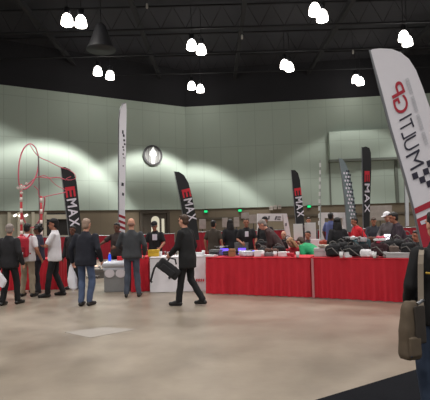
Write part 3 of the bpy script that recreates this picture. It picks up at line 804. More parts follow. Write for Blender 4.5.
def person(label, x, y, yaw=0, H=1.74, top=None, sleeve='long', hem=.84, bottom=BTROU, shoes=SHOEB, skin=SKIN,
           hair='short', hairm=HDARK, pose=None, lean=0, lean_side=0, hyaw=0, hpitch=0, shift=(0, 0, 0), bulk=1.0,
           voxel=.012, cap=None, group=None, face=True):
    s = H/1.74
    root = thing('person', label, 'person', (x, y, 0), yaw, group)
    pz = .95; sh = Vector(shift)
    cl, sl = math.cos(lean), math.sin(lean); cs, ss = math.cos(lean_side), math.sin(lean_side)
    def U(v):
        v = Vector(v); dz = v.z-pz
        if dz > 0:
            k = min(1, dz/.12); a = lean*k; c_, s_ = math.cos(a), math.sin(a)
            v = Vector((v.x, v.y*c_+dz*s_, pz+dz*c_-v.y*s_))
            b_ = lean_side*k; c_, s_ = math.cos(b_), math.sin(b_); dz = v.z-pz
            v = Vector((v.x*c_+dz*s_, v.y, pz+dz*c_-v.x*s_))
        return (v+sh)*s
    def S(v): return Vector(v)*s
    j = dict(shR=(.178*bulk, -.01, 1.395), shL=(-.178*bulk, -.01, 1.395), elR=(.265*bulk, -.05, 1.13), elL=(-.265*bulk, -.05, 1.13),
             wrR=(.27*bulk, .06, .885), wrL=(-.27*bulk, .06, .885))
    lg = dict(hipR=(.09, 0, .92), hipL=(-.09, 0, .92), knR=(.10, .03, .50), knL=(-.10, .03, .50), anR=(.105, -.02, .085), anL=(-.105, -.02, .085))
    toe = dict(R=None, L=None)
    absw = {}
    for k, v in (pose or {}).items():
        if k in j: j[k] = v
        elif k in lg: lg[k] = v
        elif k in ('toeR', 'toeL'): toe[k[-1]] = v
    J = {k: U(v) for k, v in j.items()}
    for k, v in lg.items(): J[k] = (Vector(v)+sh)*s if k.startswith('hip') else S(v)
    # head frame
    nb = U((0, -.005, 1.475))
    Rh = Matrix.Rotation(-lean*.55, 3, 'X') @ Matrix.Rotation(hyaw, 3, 'Z') @ Matrix.Rotation(-hpitch, 3, 'X')
    hc = U((0, .02, 1.52))+Rh @ Vector((0, .005, .115*s))
    def Hd(v): return hc+Rh @ (Vector(v)*s)
    # --- body, one continuous skin
    bm = bmesh.new()
    loft(bm, [(0, 0, .84, .10, .085), (0, -.01, .93, .155, .105), (0, 0, 1.06, .135, .092), (0, .005, 1.26, .16*bulk, .108), (0, -.005, 1.39, .165*bulk, .085), (0, -.005, 1.46, .07, .06), (0, -.005, 1.48, .055, .055)], T=U)
    capsule(bm, U((0, -.005, 1.43)), Hd((0, -.01, -.06)), .058*s, .052*s)
    ball(bm, Hd((0, -.012, .025)), (.077*s, .098*s, .098*s), Rh); ball(bm, Hd((0, .022, -.055)), (.058*s, .066*s, .066*s), Rh)
    ball(bm, Hd((0, .062, -.095)), (.026*s, .022*s, .02*s), Rh)
    capsule(bm, Hd((0, .083, .005)), Hd((0, .102, -.035)), .010*s, .015*s)
    for e in (-1, 1):
        ball(bm, Hd((e*.079, -.01, -.01)), (.012*s, .022*s, .034*s), Rh)
        ball(bm, Hd((e*.036, .07, .028)), (.028*s, .014*s, .012*s), Rh)
    for e in 'RL':
        sg = 1 if e == 'R' else -1
        a, b_, c = J['sh'+e], J['el'+e], J['wr'+e]
        capsule(bm, a, b_, .052*s, .042*s); capsule(bm, b_, c, .042*s, .028*s)
        d, sd, n = limb_frame(c-b_, Vector((0, 1, .2)) if abs((c-b_).normalized().y) < .8 else Vector((sg*-.3, 0, 1)))
        n = n if n.x*-sg > 0 else -n                    # palm towards the body
        pc = c+d*.05*s
        Rp_ = Matrix((sd, n, d)).transposed()
        ball(bm, pc, (.042*s, .018*s, .052*s), Rp_)
        fr = max(.0088*s, voxel*.85)
        for q, (o_, L) in enumerate(((-.030, .058), (-.010, .070), (.011, .074), (.031, .064))):
            k0 = c+d*.085*s+sd*o_*1.05*s
            k1 = k0+(d*.82+n*.35)*L*.52*s; k2 = k1+(d*.5+n*.75)*L*.48*s
            capsule(bm, k0-d*.02*s, k1, fr, fr*.95, 8); capsule(bm, k1, k2, fr*.95, fr*.85, 8)
        t0 = c+d*.03*s+sd*.032*s; t1 = t0+(sd*.75+d*.6+n*.25).normalized()*.038*s; t2 = t1+(d*.9+sd*.25+n*.4).normalized()*.03*s
        capsule(bm, t0, t1, fr*1.2, fr*1.1, 8); capsule(bm, t1, t2, fr*1.1, fr*.9, 8)
        h, k, an = J['hip'+e], J['kn'+e], J['an'+e]
        capsule(bm, h, k, .082*s, .054*s); capsule(bm, k, an, .052*s, .036*s)
        td = toe[e] or (sg*.03, .17, -.045)
        capsule(bm, an+Vector((0, -.02, -.03))*s, an+Vector(td)*s, .036*s, .028*s)
    body = finish('body', remesh(bm, voxel*.85*s, 2), skin, root, True)
    if face:
        for e in (-1, 1):
            finish('eye', ball(bmesh.new(), Hd((e*.034, .082, .008)), (.014*s, .009*s, .009*s), Rh, 10, 6), EYEM, root, True)
        finish('mouth', ball(bmesh.new(), Hd((0, .082, -.066)), (.024*s, .010*s, .007*s), Rh, 10, 6), LIPM, root, True)
    # --- trousers
    bm = bmesh.new()
    loft(bm, [(0, 0, .82, .12, .095), (0, -.008, .90, .160, .110), (0, -.002, .97, .150, .105), (0, 0, 1.0, .138, .096)], T=U)
    for e in 'RL':
        h, k, an = J['hip'+e], J['kn'+e], J['an'+e]
        capsule(bm, h+(k-h)*.06, k, .090*s, .070*s); capsule(bm, k, an+(k-an).normalized()*.02*s, .072*s, .062*s)
    finish('trousers', remesh(bm, voxel*1.3*s, 3, .010*s, 11), bottom, root, True)
    # --- shoes
    for e in 'RL':
        sg = 1 if e == 'R' else -1
        an = J['an'+e]; td = Vector(toe[e] or (sg*.03, .17, -.045))*s
        bm = bmesh.new()
        heel = an+Vector((0, -.035*s, -.042*s)); tip = an+td
        capsule(bm, heel, tip, .042*s, .037*s); capsule(bm, an+Vector((0, 0, -.005*s)), an.lerp(tip, .6), .048*s, .034*s)
        so = remesh(bm, .011*s, 2)
        lo = min(v.co.z for v in so.verts); mn = max(lo, 0.002) if td.z > -.1*s else lo
        if lo < .03:
            for v in so.verts:
                if v.co.z < .008: v.co.z = .004
        sho = finish('shoe', so, shoes, root, True)
    # --- upper garment
    if top:
        bm = bmesh.new()
        loft(bm, [(0, 0, hem, .205*bulk, .155), (0, -.005, .92, .204*bulk, .156), (0, .0, 1.08, .184*bulk, .140), (0, .005, 1.26, .192*bulk, .142), (0, -.005, 1.37, .178*bulk, .112), (0, -.008, 1.44, .115, .086), (0, -.008, 1.47, .085, .078), (0, -.008, 1.50, .076, .074)], T=U)
        for e in 'RL':
            a, b_, c = J['sh'+e], J['el'+e], J['wr'+e]
            if sleeve == 'long':
                capsule(bm, a, b_, .069*s, .060*s); capsule(bm, b_, c-(c-b_).normalized()*.0*s, .062*s, .046*s)
            else:
                capsule(bm, a, a.lerp(b_, .72), .069*s, .066*s)
        finish('jacket' if sleeve == 'long' else 'shirt', remesh(bm, voxel*1.3*s, 6, .012*s, 8), top, root, True)
    # --- hair
    if hair != 'none':
        bm = bmesh.new()
        if hair == 'bald':
            ball(bm, Hd((0, -.042, -.012)), (.078*s, .074*s, .055*s), Rh)
        else:
            ball(bm, Hd((0, -.028, .042)), (.086*s, .095*s, .090*s), Rh)
            ball(bm, Hd((0, -.055, -.02)), (.075*s, .062*s, .07*s), Rh)
            ball(bm, Hd((0, .03, .085)), (.062*s, .055*s, .034*s), Rh)
        if hair == 'long':
            loft(bm, [(0, -.055, 1.30, .10, .035), (0, -.06, 1.40, .115, .05), (0, -.045, 1.50, .10, .065), (0, -.02, 1.60, .085, .085)], T=lambda v: Hd(v-Vector((0, .02, 1.635))))
            for e in (-1, 1): capsule(bm, Hd((e*.075, -.01, .02)), Hd((e*.092, -.005, -.22)), .028*s, .034*s)
        if hair == 'curly':
            rr_ = random.Random(5)
            for k in range(26):
                a, t_ = rr_.uniform(0, 2*PI), rr_.uniform(-.35, 1)
                ball(bm, Hd((.10*math.cos(a)*math.sqrt(max(0, 1-t_*t_*.8)), -.03+.10*math.sin(a)*math.sqrt(max(0, 1-t_*t_*.8))*.9-.01, .03+.10*t_)), .034*s, seg=8, rings=6)
        hb = remesh(bm, .012*s, 2, .006*s, 28)
        finish('hair', hb, hairm, root, True)
    if cap:
        bm = bmesh.new()
        ball(bm, Hd((0, -.014, .062)), (.092*s, .106*s, .082*s), Rh)
        bmesh.ops.bisect_plane(bm, geom=bm.verts[:]+bm.edges[:]+bm.faces[:], plane_co=Hd((0, 0, .05)), plane_no=Rh @ Vector((0, 0, -1)), clear_outer=True)
        bmesh.ops.holes_fill(bm, edges=[e for e in bm.edges if e.is_boundary])
        c_ = finish('cap', bm, cap, root, True)
        bm = bmesh.new(); ball(bm, Hd((0, .115, .055)), (.068*s, .068*s, .010*s), Rh); finish('brim', bm, cap, c_, True)
    return root, J

def bag_at(label, p, size, m, rz=0, kind='bag', strap=None, name='shoulder_bag'):
    t = thing(name, label, kind, p, rz)
    bm = bmesh.new(); box(bm, (0, 0, size[2]/2), size, None, min(size)*.3)
    finish('pouch', remesh(bm, .02, 3, .012, 9), m, t, True)
    if strap:
        bm = bmesh.new(); tube(bm, strap, .014, 8); finish('strap', bm, m, t, True)
    return t

def print_patch(root, J, pts, m, name='chest_print'):
    pass

# front row of visitors, left to right ---------------------------------
def gx(px, py): return gnd(px, py)
g = gx(-7, 302)
person('person in a dark coat cut off by the left edge', g.x, g.y, R(-30), 1.68, mat('charcoal_coat', (34, 32, 38), .85), hem=.7, hair='short', hairm=HDARK)
g = gx(9.5, 305)
person('grey-haired person in a black jacket carrying a white paper bag, far left', g.x, g.y, R(-12), 1.68, mat('black_jacket', (30, 29, 33), .85), hem=.80,
       hairm=HGREY, bulk=1.06, pose=dict(knR=(.11, .10, .50), anR=(.11, .12, .085), knL=(-.09, 0, .5), anL=(-.10, -.10, .085), elL=(-.25, -.12, 1.14), wrL=(-.17, -.20, .90)), hyaw=R(25))
g = gx(27.5, 296.5)
person('man in a white shirt and khaki trousers wearing a red backpack', g.x, g.y, R(-8), 1.70, mat('white_shirt', (224, 220, 224), .85, var=.04), sleeve='short', bottom=KHAKI, skin=SKINT,
       pose=dict(anR=(.15, -.04, .085), anL=(-.14, .02, .085), wrR=(.31, .08, .90)), hyaw=R(8))
p3 = g
g = gx(39, 293)
person('person with dark curly hair in a dark navy top beside the red backpack', g.x, g.y, R(95), 1.66, mat('navy_top', (44, 44, 62), .85), sleeve='short', bottom=mat('dark_trousers', (38, 36, 44), .85), skin=SKINB, hair='curly',
       pose=dict(elR=(.25, .02, 1.13), wrR=(.22, .22, 1.02), anR=(.11, .10, .085), knR=(.1, .10, .5)))
g = gx(55, 296.5)
person('man in a white shirt and black trousers with folded arms, facing left', g.x, g.y, R(98), 1.78, mat('white_shirt', (224, 220, 224), .85), sleeve='short', bottom=BTROU, skin=SKINT, hem=.80,
       pose=dict(elR=(.24, .14, 1.15), wrR=(-.02, .21, 1.14), elL=(-.24, .14, 1.15), wrL=(.02, .17, 1.17), knR=(.1, .0, .5), anR=(.11, -.16, .085), knL=(-.1, .10, .5), anL=(-.11, .14, .085)), cap=mat('black_cap', (26, 24, 26), .8))
g = gx(86, 305.5)
person('stout grey-haired man in a navy jacket and blue jeans holding a white plastic bag', g.x, g.y, R(-14), 1.74, mat('navy_jacket', (24, 26, 38), .85), bottom=JEANS, hem=.80, hair='short', hairm=mat('hair_sandy', (156, 132, 116), .6, var=.2, scale=40), bulk=1.16,
       pose=dict(wrL=(-.32, .05, .88), elL=(-.31, -.05, 1.14), wrR=(.28, .14, .90), knR=(.12, .04, .5), anR=(.09, -.03, .085), anL=(-.06, -.08, .085)), lean=R(4))
pE = g
g = gx(73.5, 289)
person('person in black half hidden behind the man in the navy jacket', g.x, g.y, R(170), 1.62, mat('black_jacket', (30, 29, 33), .85), hairm=HDARK, skin=SKINB)
g = gx(132.5, 297)
person('bald man in a charcoal jacket and slate jeans seen from behind', g.x, g.y, R(4), 1.74, mat('charcoal_jacket', (62, 64, 68), .85, var=.15), bottom=DJEANS, hem=.86, hair='bald', hairm=mat('hair_stubble', (150, 112, 98), .7), bulk=1.12,
       pose=dict(elL=(-.30, .02, 1.15), wrL=(-.22, .22, 1.04), elR=(.30, -.04, 1.15), wrR=(.27, .12, .94), anR=(.14, 0, .085), anL=(-.13, -.02, .085)))
g = gx(118, 286.5)
person('person in a dark shirt reaching left behind the grey counter', g.x, g.y, R(165), 1.66, mat('dark_brown_top', (52, 42, 40), .85), sleeve='short', skin=SKINB, hairm=HDARK,
       pose=dict(elR=(.33, .12, 1.25), wrR=(.50, .22, 1.12), elL=(-.24, .1, 1.14), wrL=(-.10, .30, 1.10)))
p = at(155.5, 256, 12.7)
person('man in a black cap and black printed T-shirt behind the white-covered table', p.x, p.y, R(172), 1.68, mat('black_tee', (26, 25, 28), .85), sleeve='short', skin=SKINT, hair='short', hairm=HDARK, cap=mat('black_cap', (26, 24, 26)),
       pose=dict(elR=(.27, .04, 1.14), wrR=(.18, .26, 1.0), elL=(-.27, .04, 1.14), wrL=(-.2, .26, 1.0)), hpitch=R(20))
pG = p
g = gx(188.5, 305.5)
person('dark-haired man in a black suit striding left with a black bag', g.x, g.y, R(66), 1.76, mat('black_suit', (17, 17, 19), .85), bottom=BTROU, hem=.72, hairm=HBROWN, skin=SKIN, bulk=1.14,
       pose=dict(knL=(-.09, .10, .50), anL=(-.09, .16, .085), knR=(.09, -.02, .49), anR=(.10, -.27, .10), toeR=(.02, .17, -.055), elL=(-.24, .08, 1.14), wrL=(-.20, .26, 1.0), elR=(.25, -.05, 1.13), wrR=(.25, .08, .88)), lean=R(4), hyaw=R(-8))
pH = g

# people behind the tables ------------------------------------------------
def pp(px, Y): q = at(px, 250, Y); return q.x, q.y
x, y = pp(214, 13.6)
person('man in a dark brown shirt standing behind the left end of the red table', x, y, R(-20), 1.68, mat('dark_olive_shirt', (66, 58, 50), .85), sleeve='short', hairm=HDARK, skin=SKINT, bottom=BTROU)
x, y = pp(231, 13.8)
person('person with long dark hair in a long black coat behind the red table', x, y, R(12), 1.70, mat('black_jacket', (30, 29, 33)), hem=.55, hair='long', hairm=HDARK, skin=SKINB)
x, y = pp(247, 13.2)
person('person in a black T-shirt with white chest print behind the red table', x, y, R(175), 1.70, mat('black_tee', (26, 25, 28)), sleeve='short', hairm=HBROWN, skin=SKINT,
       pose=dict(elR=(.26, .05, 1.14), wrR=(.14, .26, 1.05), elL=(-.27, .02, 1.14), wrL=(-.25, .16, .93)))
pK = (x, y)
x, y = pp(279.5, 11.3)
person('grey-haired man in a brown jacket bending left over the gear', x, y, R(78), 1.76, mat('brown_jacket', (62, 42, 42), .85), hem=.70, hairm=HGREY, skin=SKIN, lean=R(34), bulk=1.22,
       pose=dict(elR=(.24, .10, 1.14), wrR=(.20, .26, .98), elL=(-.24, .12, 1.14), wrL=(-.2, .30, 1.0)), hpitch=R(12))
x, y = pp(266, 14.2)
person('person in a black hat behind the bending man', x, y, R(150), 1.74, mat('black_jacket', (30, 29, 33)), hairm=HDARK, skin=SKINT, cap=mat('black_cap', (26, 24, 26)))
KNEEL = dict(knR=(.13, .30, .075), anR=(.12, -.12, .07), knL=(-.13, .30, .075), anL=(-.12, -.12, .07), toeR=(0, -.13, -.02), toeL=(0, -.13, -.02))
x, y = pp(318, 10.7)
person('person in a green shirt crouching behind the red table', x, y, R(35), 1.66, mat('green_shirt', (30, 150, 96), .8, var=.08), sleeve='short', hairm=HBROWN, skin=SKIN, shift=(0, -.03, -.12), lean=R(66), bottom=JEANS,
       pose=dict(knR=(.11, .20, .47), anR=(.11, -.02, .085), knL=(-.11, .20, .47), anL=(-.11, -.02, .085), elR=(.26, .16, 1.16), wrR=(.2, .30, 1.02), elL=(-.26, .16, 1.16), wrL=(-.2, .3, 1.02)))
x, y = pp(297.5, 11.6)
person('blond person in a red top crouching left of the green shirt', x, y, R(120), 1.62, mat('red_top', (176, 30, 46), .8), hair='long', hairm=HBLOND, skin=SKIN, shift=(0, -.05, -.42), lean=R(20), hpitch=R(25),
       pose=dict(KNEEL, elR=(.25, .10, 1.14), wrR=(.14, .28, 1.05), elL=(-.25, .10, 1.14), wrL=(-.14, .28, 1.05)))
x, y = pp(308, 13.3)
person('dark-haired person crouching before the white boards', x, y, R(150), 1.70, mat('grey_top', (70, 66, 68), .8), hairm=HDARK, skin=SKINT, shift=(0, -.05, -.42),
       pose=dict(KNEEL, knR=(.13, .28, .075), wrR=(.14, .28, 1.05), elR=(.25, .10, 1.14), elL=(-.25, .10, 1.14), wrL=(-.14, .28, 1.05)))
x, y = pp(284, 14.2)
person('bald person in a black top crouching beside the white gate', x, y, R(160), 1.70, mat('black_tee', (26, 25, 28)), hair='bald', hairm=HGREY, skin=SKIN, shift=(0, -.05, -.42), pose=dict(KNEEL))
x, y = pp(338.5, 11.25)
person('woman with long black hair in a black top behind the right table', x, y, R(8), 1.64, mat('black_jacket', (30, 29, 33)), hair='long', hairm=mat('hair_black', (16, 14, 16), .6), skin=SKINT, bulk=.98)
x, y = pp(332, 15.6)
person('man in a blue shirt behind the long-haired woman', x, y, R(-50), 1.84, mat('slate_blue_shirt', (84, 92, 138), .85), sleeve='short', hairm=HDARK, skin=SKINB)
x, y = pp(361, 13.2)
person('person in a bright red jacket before the tall black flag', x, y, R(100), 1.66, mat('bright_red_jacket', (206, 34, 48), .8), hairm=HDARK, skin=SKINT, lean=R(14), pose=dict(elR=(.25, .10, 1.14), wrR=(.20, .28, 1.0)))
x, y = pp(309.5, 17.6)
person('dark-haired person standing behind the white boards', x, y, R(180), 1.72, mat('grey_top', (70, 66, 68)), hairm=HDARK, skin=SKINT)
x, y = pp(375, 14.0)
person('dark-haired person in a dark jacket looking down, left of the white cap', x, y, R(160), 1.64, mat('slate_jacket', (48, 50, 58), .85), hairm=HBROWN, skin=SKINT, hpitch=R(25), pose=dict(elR=(.25, .10, 1.14), wrR=(.12, .28, 1.05), elL=(-.25, .1, 1.14), wrL=(-.12, .28, 1.05)))
x, y = pp(390, 12.6)
person('person in a white cap and grey top behind the black bags', x, y, R(120), 1.76, mat('grey_top2', (88, 82, 84), .85), hairm=HBROWN, skin=SKIN, cap=mat('white_cap', (228, 226, 230), .8, var=.03), hpitch=R(18), pose=dict(elR=(.25, .10, 1.14), wrR=(.14, .28, 1.08), elL=(-.25, .1, 1.14), wrL=(-.14, .28, 1.08)))
x, y = pp(403.5, 10.6)
person('man in a dark plum jacket bending left beside the white racing flag', x, y, R(85), 1.74, mat('plum_jacket', (58, 46, 56), .85), hairm=HDARK, skin=SKINT, lean=R(16), pose=dict(elR=(.25, .12, 1.14), wrR=(.20, .30, 1.02), elL=(-.25, .12, 1.14), wrL=(-.2, .3, 1.05)))
x, y = pp(416, 9.9)
person('dark-haired person crouching below the racing flag', x, y, R(100), 1.66, mat('black_tee', (26, 25, 28)), hairm=HDARK, skin=SKINT, shift=(0, -.05, -.38), pose=dict(KNEEL))

# person close by at the right edge ---------------------------------------
sp = at(447, 395, 3.62)
pS, JS = person('person in a black shirt with gold piping at the right edge, seen from behind', sp.x, sp.y, R(6), 1.60, mat('black_polo', (15, 14, 16), .85), sleeve='long', hem=.80, bottom=mat('dark_jeans', (44, 56, 76), .85, var=.2, scale=14), shoes=SHOEW, hair='short', hairm=HDARK, skin=SKIN, bulk=1.08, voxel=.009,
       pose=dict(elL=(-.285, -.04, 1.14), wrL=(-.25, .10, .94), hipL=(-.12, 0, .92), knL=(-.175, .02, .5), anL=(-.15, .0, .085), anR=(.12, -.05, .085)))

# printing and trim on clothes
def chest(root, s, x, z, w_, h_, m, y=.150):
    bm = bmesh.new(); box(bm, (x*s, y*s, z*s), (w_, .03, h_), None, .008); finish('chest_print', bm, m, root)
RG = [o for o in bpy.data.objects if 'black printed T-shirt behind the white' in o.get('label', '')][0]
chest(RG, .965, -.03, 1.31, .13, .16, FWHT)
RK = [o for o in bpy.data.objects if 'white chest print behind' in o.get('label', '')][0]
chest(RK, .977, -.01, 1.30, .10, .15, FWHT)
sS = 1.60/1.74
GOLD = mat('gold_piping', (196, 158, 50), .6)
bm = bmesh.new(); tube(bm, [(-.20*sS, -.115*sS, 1.245*sS), (-.14*sS, -.152*sS, 1.24*sS), (-.05*sS, -.165*sS, 1.238*sS), (.05*sS, -.165*sS, 1.238*sS), (.14*sS, -.152*sS, 1.24*sS), (.2*sS, -.115*sS, 1.245*sS)], .009, 6)
finish('gold_piping', bm, GOLD, pS)
bm = bmesh.new(); box(bm, (-.06*sS, -.152*sS, 1.33*sS), (.05, .02, .05), Matrix.Rotation(.6, 3, 'Y'), .006); finish('gold_badge', bm, GOLD, pS)
# ------------------------------------------------------------------ gear on the tables
CV = {}
def lump(bm, size, seed, n=5):
    r = random.Random(seed); sx, sy, sz = size
    box(bm, (0, 0, sz*.45), (sx*.86, sy*.86, sz*.8), None, min(size)*.22)
    for k in range(n):
        ball(bm, (r.uniform(-.3, .3)*sx, r.uniform(-.25, .25)*sy, sz*r.uniform(.35, .72)), (sx*r.uniform(.18, .28), sy*r.uniform(.2, .3), sz*r.uniform(.2, .3)), seg=10, rings=8)
    return bm
def soft_bag(name, label, cat, p, rz, size, m, seed, group=None, strap=True):
    size = (size[0]*.78, size[1]*.86, size[2]*.97)
    t = thing(name, label, cat, p, rz, group)
    b_ = remesh(lump(bmesh.new(), size, seed), min(size)*.06, 3, .012, 10)
    for v in b_.verts: v.co.z = max(v.co.z, 0)
    finish('pouch', b_, m, t, True)
    sx, sy, sz = size
    bm = bmesh.new(); box(bm, (0, -sy*.47, sz*.36), (sx*.55, sy*.16, sz*.42), None, .02); finish('front_pocket', remesh(bm, .014, 2), m, t, True)
    if strap:
        st = mat('grey_webbing', (104, 100, 98), .8)
        bm = bmesh.new(); tube(bm, [(-sx*.25, -sy*.2, sz*.80), (-sx*.18, -sy*.25, sz*1.02), (0, -sy*.25, sz*1.12), (sx*.18, -sy*.25, sz*1.02), (sx*.25, -sy*.2, sz*.80)], .012, 6); finish('handle', bm, st, t, True)
        bm = bmesh.new(); tube(bm, [(-sx*.42, -sy*.44, sz*.55), (-sx*.1, -sy*.56, sz*.66), (sx*.3, -sy*.55, sz*.2), (sx*.45, -sy*.5, sz*.05)], .012, 6); finish('strap', bm, st, t, True)
    return t
def case(name, label, cat, p, rz, size, m, group=None, handle=True):
    t = thing(name, label, cat, p, rz, group); sx, sy, sz = size
    bm = bmesh.new(); box(bm, (0, 0, sz*.31), (sx, sy, sz*.62), None, .008); finish('box_body', bm, m, t)
    bm = bmesh.new(); box(bm, (0, 0, sz*.82), (sx*1.02, sy*1.02, sz*.36), None, .008); finish('lid', bm, m, t)
    if handle:
        bm = bmesh.new(); tube(bm, [(-sx*.2, -sy*.51, sz*.5), (-sx*.2, -sy*.51-.03, sz*.5), (sx*.2, -sy*.51-.03, sz*.5), (sx*.2, -sy*.51, sz*.5)], .008, 6); finish('handle', bm, GREYP, t)
    return t
def laptop(label, p, rz, col, es, w=.34, group=None, k=1):
    t = thing('laptop', label, 'laptop', p, rz, group); t.scale = (k, k, k)
    bm = bmesh.new(); box(bm, (0, 0, .011), (w, .24, .02), None, .004); k = finish('keyboard_base', bm, GREYP, t)
    bm = bmesh.new(); box(bm, (0, 0, .0225), (w*.86, .12, .004)); finish('keys', bm, BLACKP, k)
    Rm = Matrix.Rotation(R(-14), 3, 'X')
    bm = bmesh.new(); box(bm, Vector((0, .12, .02))+Rm @ Vector((0, 0, .115)), (w, .012, .23), Rm, .004); l = finish('lid', bm, BLACKP, t)
    bm = bmesh.new(); box(bm, Vector((0, .12, .02))+Rm @ Vector((0, -.0075, .118)), (w*.93, .004, .2), Rm); finish('screen', bm, mat('screen_%d_%d_%d' % col, col, .3, emit=col, es=es), l)
    return t
def drone(label, p, rz, m, group=None, glow=None):
    t = thing('quadcopter', label, 'drone', p, rz, group)
    bm = bmesh.new(); box(bm, (0, 0, .075), (.09, .17, .05), None, .012); finish('hull', bm, m, t)
    for a in (45, 135, 225, 315):
        q = Vector((.16*math.cos(R(a)), .16*math.sin(R(a)), .06))
        bm = bmesh.new(); tube(bm, [(0, 0, .06), q], .011, 6); arm = finish('arm', bm, BLACKP, t)
        bm = bmesh.new(); lathe(bm, [(.018, 0), (.02, .03), (.012, .036)], q, 12); finish('motor', bm, STEEL, arm)
        bm = bmesh.new(); box(bm, q+Vector((0, 0, .042)), (.14, .016, .004), Matrix.Rotation(R(a*1.7), 3, 'Z')); finish('propeller', bm, WHITEP, arm)
        bm = bmesh.new(); tube(bm, [q, (q.x, q.y, .0)], .008, 6); finish('leg', bm, BLACKP, t)
    if glow:
        bm = bmesh.new(); box(bm, (0, -.02, .106), (.06, .12, .012), None, .004); finish('light_strip', bm, mat('led_%d_%d_%d' % glow, glow, .4, emit=glow, es=2.2), t)
    return t
def controller(label, p, rz, m, group=None):
    t = thing('radio_controller', label, 'controller', p, rz, group)
    bm = bmesh.new(); box(bm, (0, 0, .04), (.19, .13, .08), None, .02); finish('case', bm, m, t)
    for s in (-.05, .05):
        bm = bmesh.new(); tube(bm, [(s, .01, .075), (s, .015, .11)], .007, 6); finish('stick', bm, STEEL, t)
    bm = bmesh.new(); tube(bm, [(0, .05, .06), (0, .1, .22)], .006, 6); finish('antenna', bm, BLACKP, t)
    return t
def bottle(label, p, m, capm, h=.24, group=None):
    t = thing('bottle', label, 'bottle', p, 0, group)
    finish('flask', lathe(bmesh.new(), [(.034, 0), (.036, .01), (.036, h*.62), (.016, h*.82), (.016, h*.9)], seg=16), m, t, True)
    finish('lid', lathe(bmesh.new(), [(.019, h*.88), (.019, h)], seg=16), capm, t)
    return t
def cup(label, p, m, group=None):
    t = thing('cup', label, 'cup', p, 0, group)
    finish('beaker', lathe(bmesh.new(), [(.03, 0), (.042, .11)], seg=16), m, t, True)
    finish('rim', lathe(bmesh.new(), [(.044, .108), (.044, .116)], seg=16), WHITEP, t)
    return t
def papers(label, p, rz, m, size=(.3, .22, .035), group=None):
    t = thing('paper_stack', label, 'papers', p, rz, group)
    bm = bmesh.new()
    box(bm, (0, 0, size[2]/2), size, None, .004)
    finish('sheets', bm, m, t)
    bm = bmesh.new(); box(bm, (.02, .0, size[2]+.004), (size[0]*.9, size[1]*.92, .006), Matrix.Rotation(.15, 3, 'Z')); finish('top_sheet', bm, m, t)
    return t
def cloth_heap(label, p, rz, size, m, seed, group=None):
    size = (size[0]*.85, size[1]*.85, size[2])
    b_ = remesh(lump(bmesh.new(), size, seed, 7), min(size)*.07, 2, .02, 9)
    for v in b_.verts: v.co.z = max(v.co.z, 0)
    o = finish('crumpled_garment', b_, m, None, True, p); o.rotation_euler = (0, 0, rz)
    return tag(o, label, 'clothes', group)
def monitor(label, p, rz, m, sz=(.42, .28), screen=(60, 64, 76), es=.2, group=None):
    t = thing('monitor', label, 'monitor', p, rz, group)
    bm = bmesh.new(); box(bm, (0, 0, .012), (.2, .15, .02), None, .006); finish('stand', bm, BLACKP, t)
    bm = bmesh.new(); box(bm, (0, .02, .07), (.04, .03, .11)); finish('neck', bm, BLACKP, t)
    bm = bmesh.new(); box(bm, (0, 0, .10+sz[1]/2), (sz[0], .035, sz[1]), None, .008); h = finish('frame', bm, m, t)
    bm = bmesh.new(); box(bm, (0, -.019, .10+sz[1]/2), (sz[0]*.92, .004, sz[1]*.88)); finish('screen', bm, mat('screen_%d_%d_%d' % screen, screen, .3, emit=screen, es=es), h)
    return t
def roll(label, p, rz, m, L=.4, r=.05, group=None):
    t = thing('cloth_roll', label, 'roll', p, rz, group)
    bm = bmesh.new(); tube(bm, [(-L/2, 0, r), (L/2, 0, r)], r, 16); finish('rolled_cloth', bm, m, t, True)
    for s in (-.3, .3):
        bm = bmesh.new(); tube(bm, [(L*s-.012, 0, r), (L*s+.012, 0, r)], r*1.05, 16); finish('tie_band', bm, GREYP, t)
    return t

def tp(px, k, row=0):
    """a spot on a table top in picture column px, k metres behind the table's front edge"""
    base = front_y(px)+(k+(2.5 if row else 0))/nT.y
    q = at(px, 250, base); return Vector((q.x, q.y, TH+.003))
ang = math.atan2(dT.y, dT.x)
GC1 = mat('black_bag', (28, 27, 30), .8, var=.3, scale=18); GC2 = mat('charcoal_bag', (52, 50, 54), .8, var=.3, scale=18); GC3 = mat('maroon_bag', (58, 30, 36), .8, var=.3)
TAN = mat('tan_card', (156, 112, 78), .8); PINK = mat('pink_plastic', (214, 66, 92), .5); TEAL = mat('teal_cloth', (70, 92, 98), .8, var=.2)
SILV = mat('light_grey_card', (186, 182, 184), .6); CLEAR = mat('clear_bag_plastic', (206, 206, 214), .3, var=.15)
PUR = (104, 78, 240)
# centre front table, from its left end
papers('white papers at the left end of the centre red table', tp(210, .15), ang, WHITEP)
laptop('laptop with a glowing violet screen before the man in the brown shirt', tp(222.5, .5), ang+.05, PUR, 1.1, k=.66)
case('storage_case', 'grey case under the hands of the brown-shirted man', 'case', tp(216, .50), ang, (.26, .2, .14), GREYP)
case('storage_case', 'small tan carton before the person in the long black coat', 'carton', tp(232, .22), ang+.3, (.15, .12, .17), TAN, handle=False)
soft_bag('camera_bag', 'small charcoal bag beside the tan carton, nearer the violet laptop', 'bag', tp(227.5, .25), ang, (.26, .2, .15), GC2, 31, strap=False)
laptop('laptop with a glowing violet screen before the black printed T-shirt', tp(240, .5), ang-.05, PUR, 1.0, .30, k=.7)
cloth_heap('crumpled clear plastic bag on the centre red table below the violet laptop', tp(246.5, .2), ang, (.42, .24, .15), CLEAR, 41)
drone('white quadcopter with a blue-violet light under the bending man\'s head', tp(254.5, .5), ang, WHITEP, glow=(90, 80, 250))
papers('white papers leaning by the bending man\'s hands', tp(258.5, .3), ang+.4, WHITEP, (.2, .2, .12))
cup('white paper cup beside the bending man', tp(262.5, .22), WHITEP)
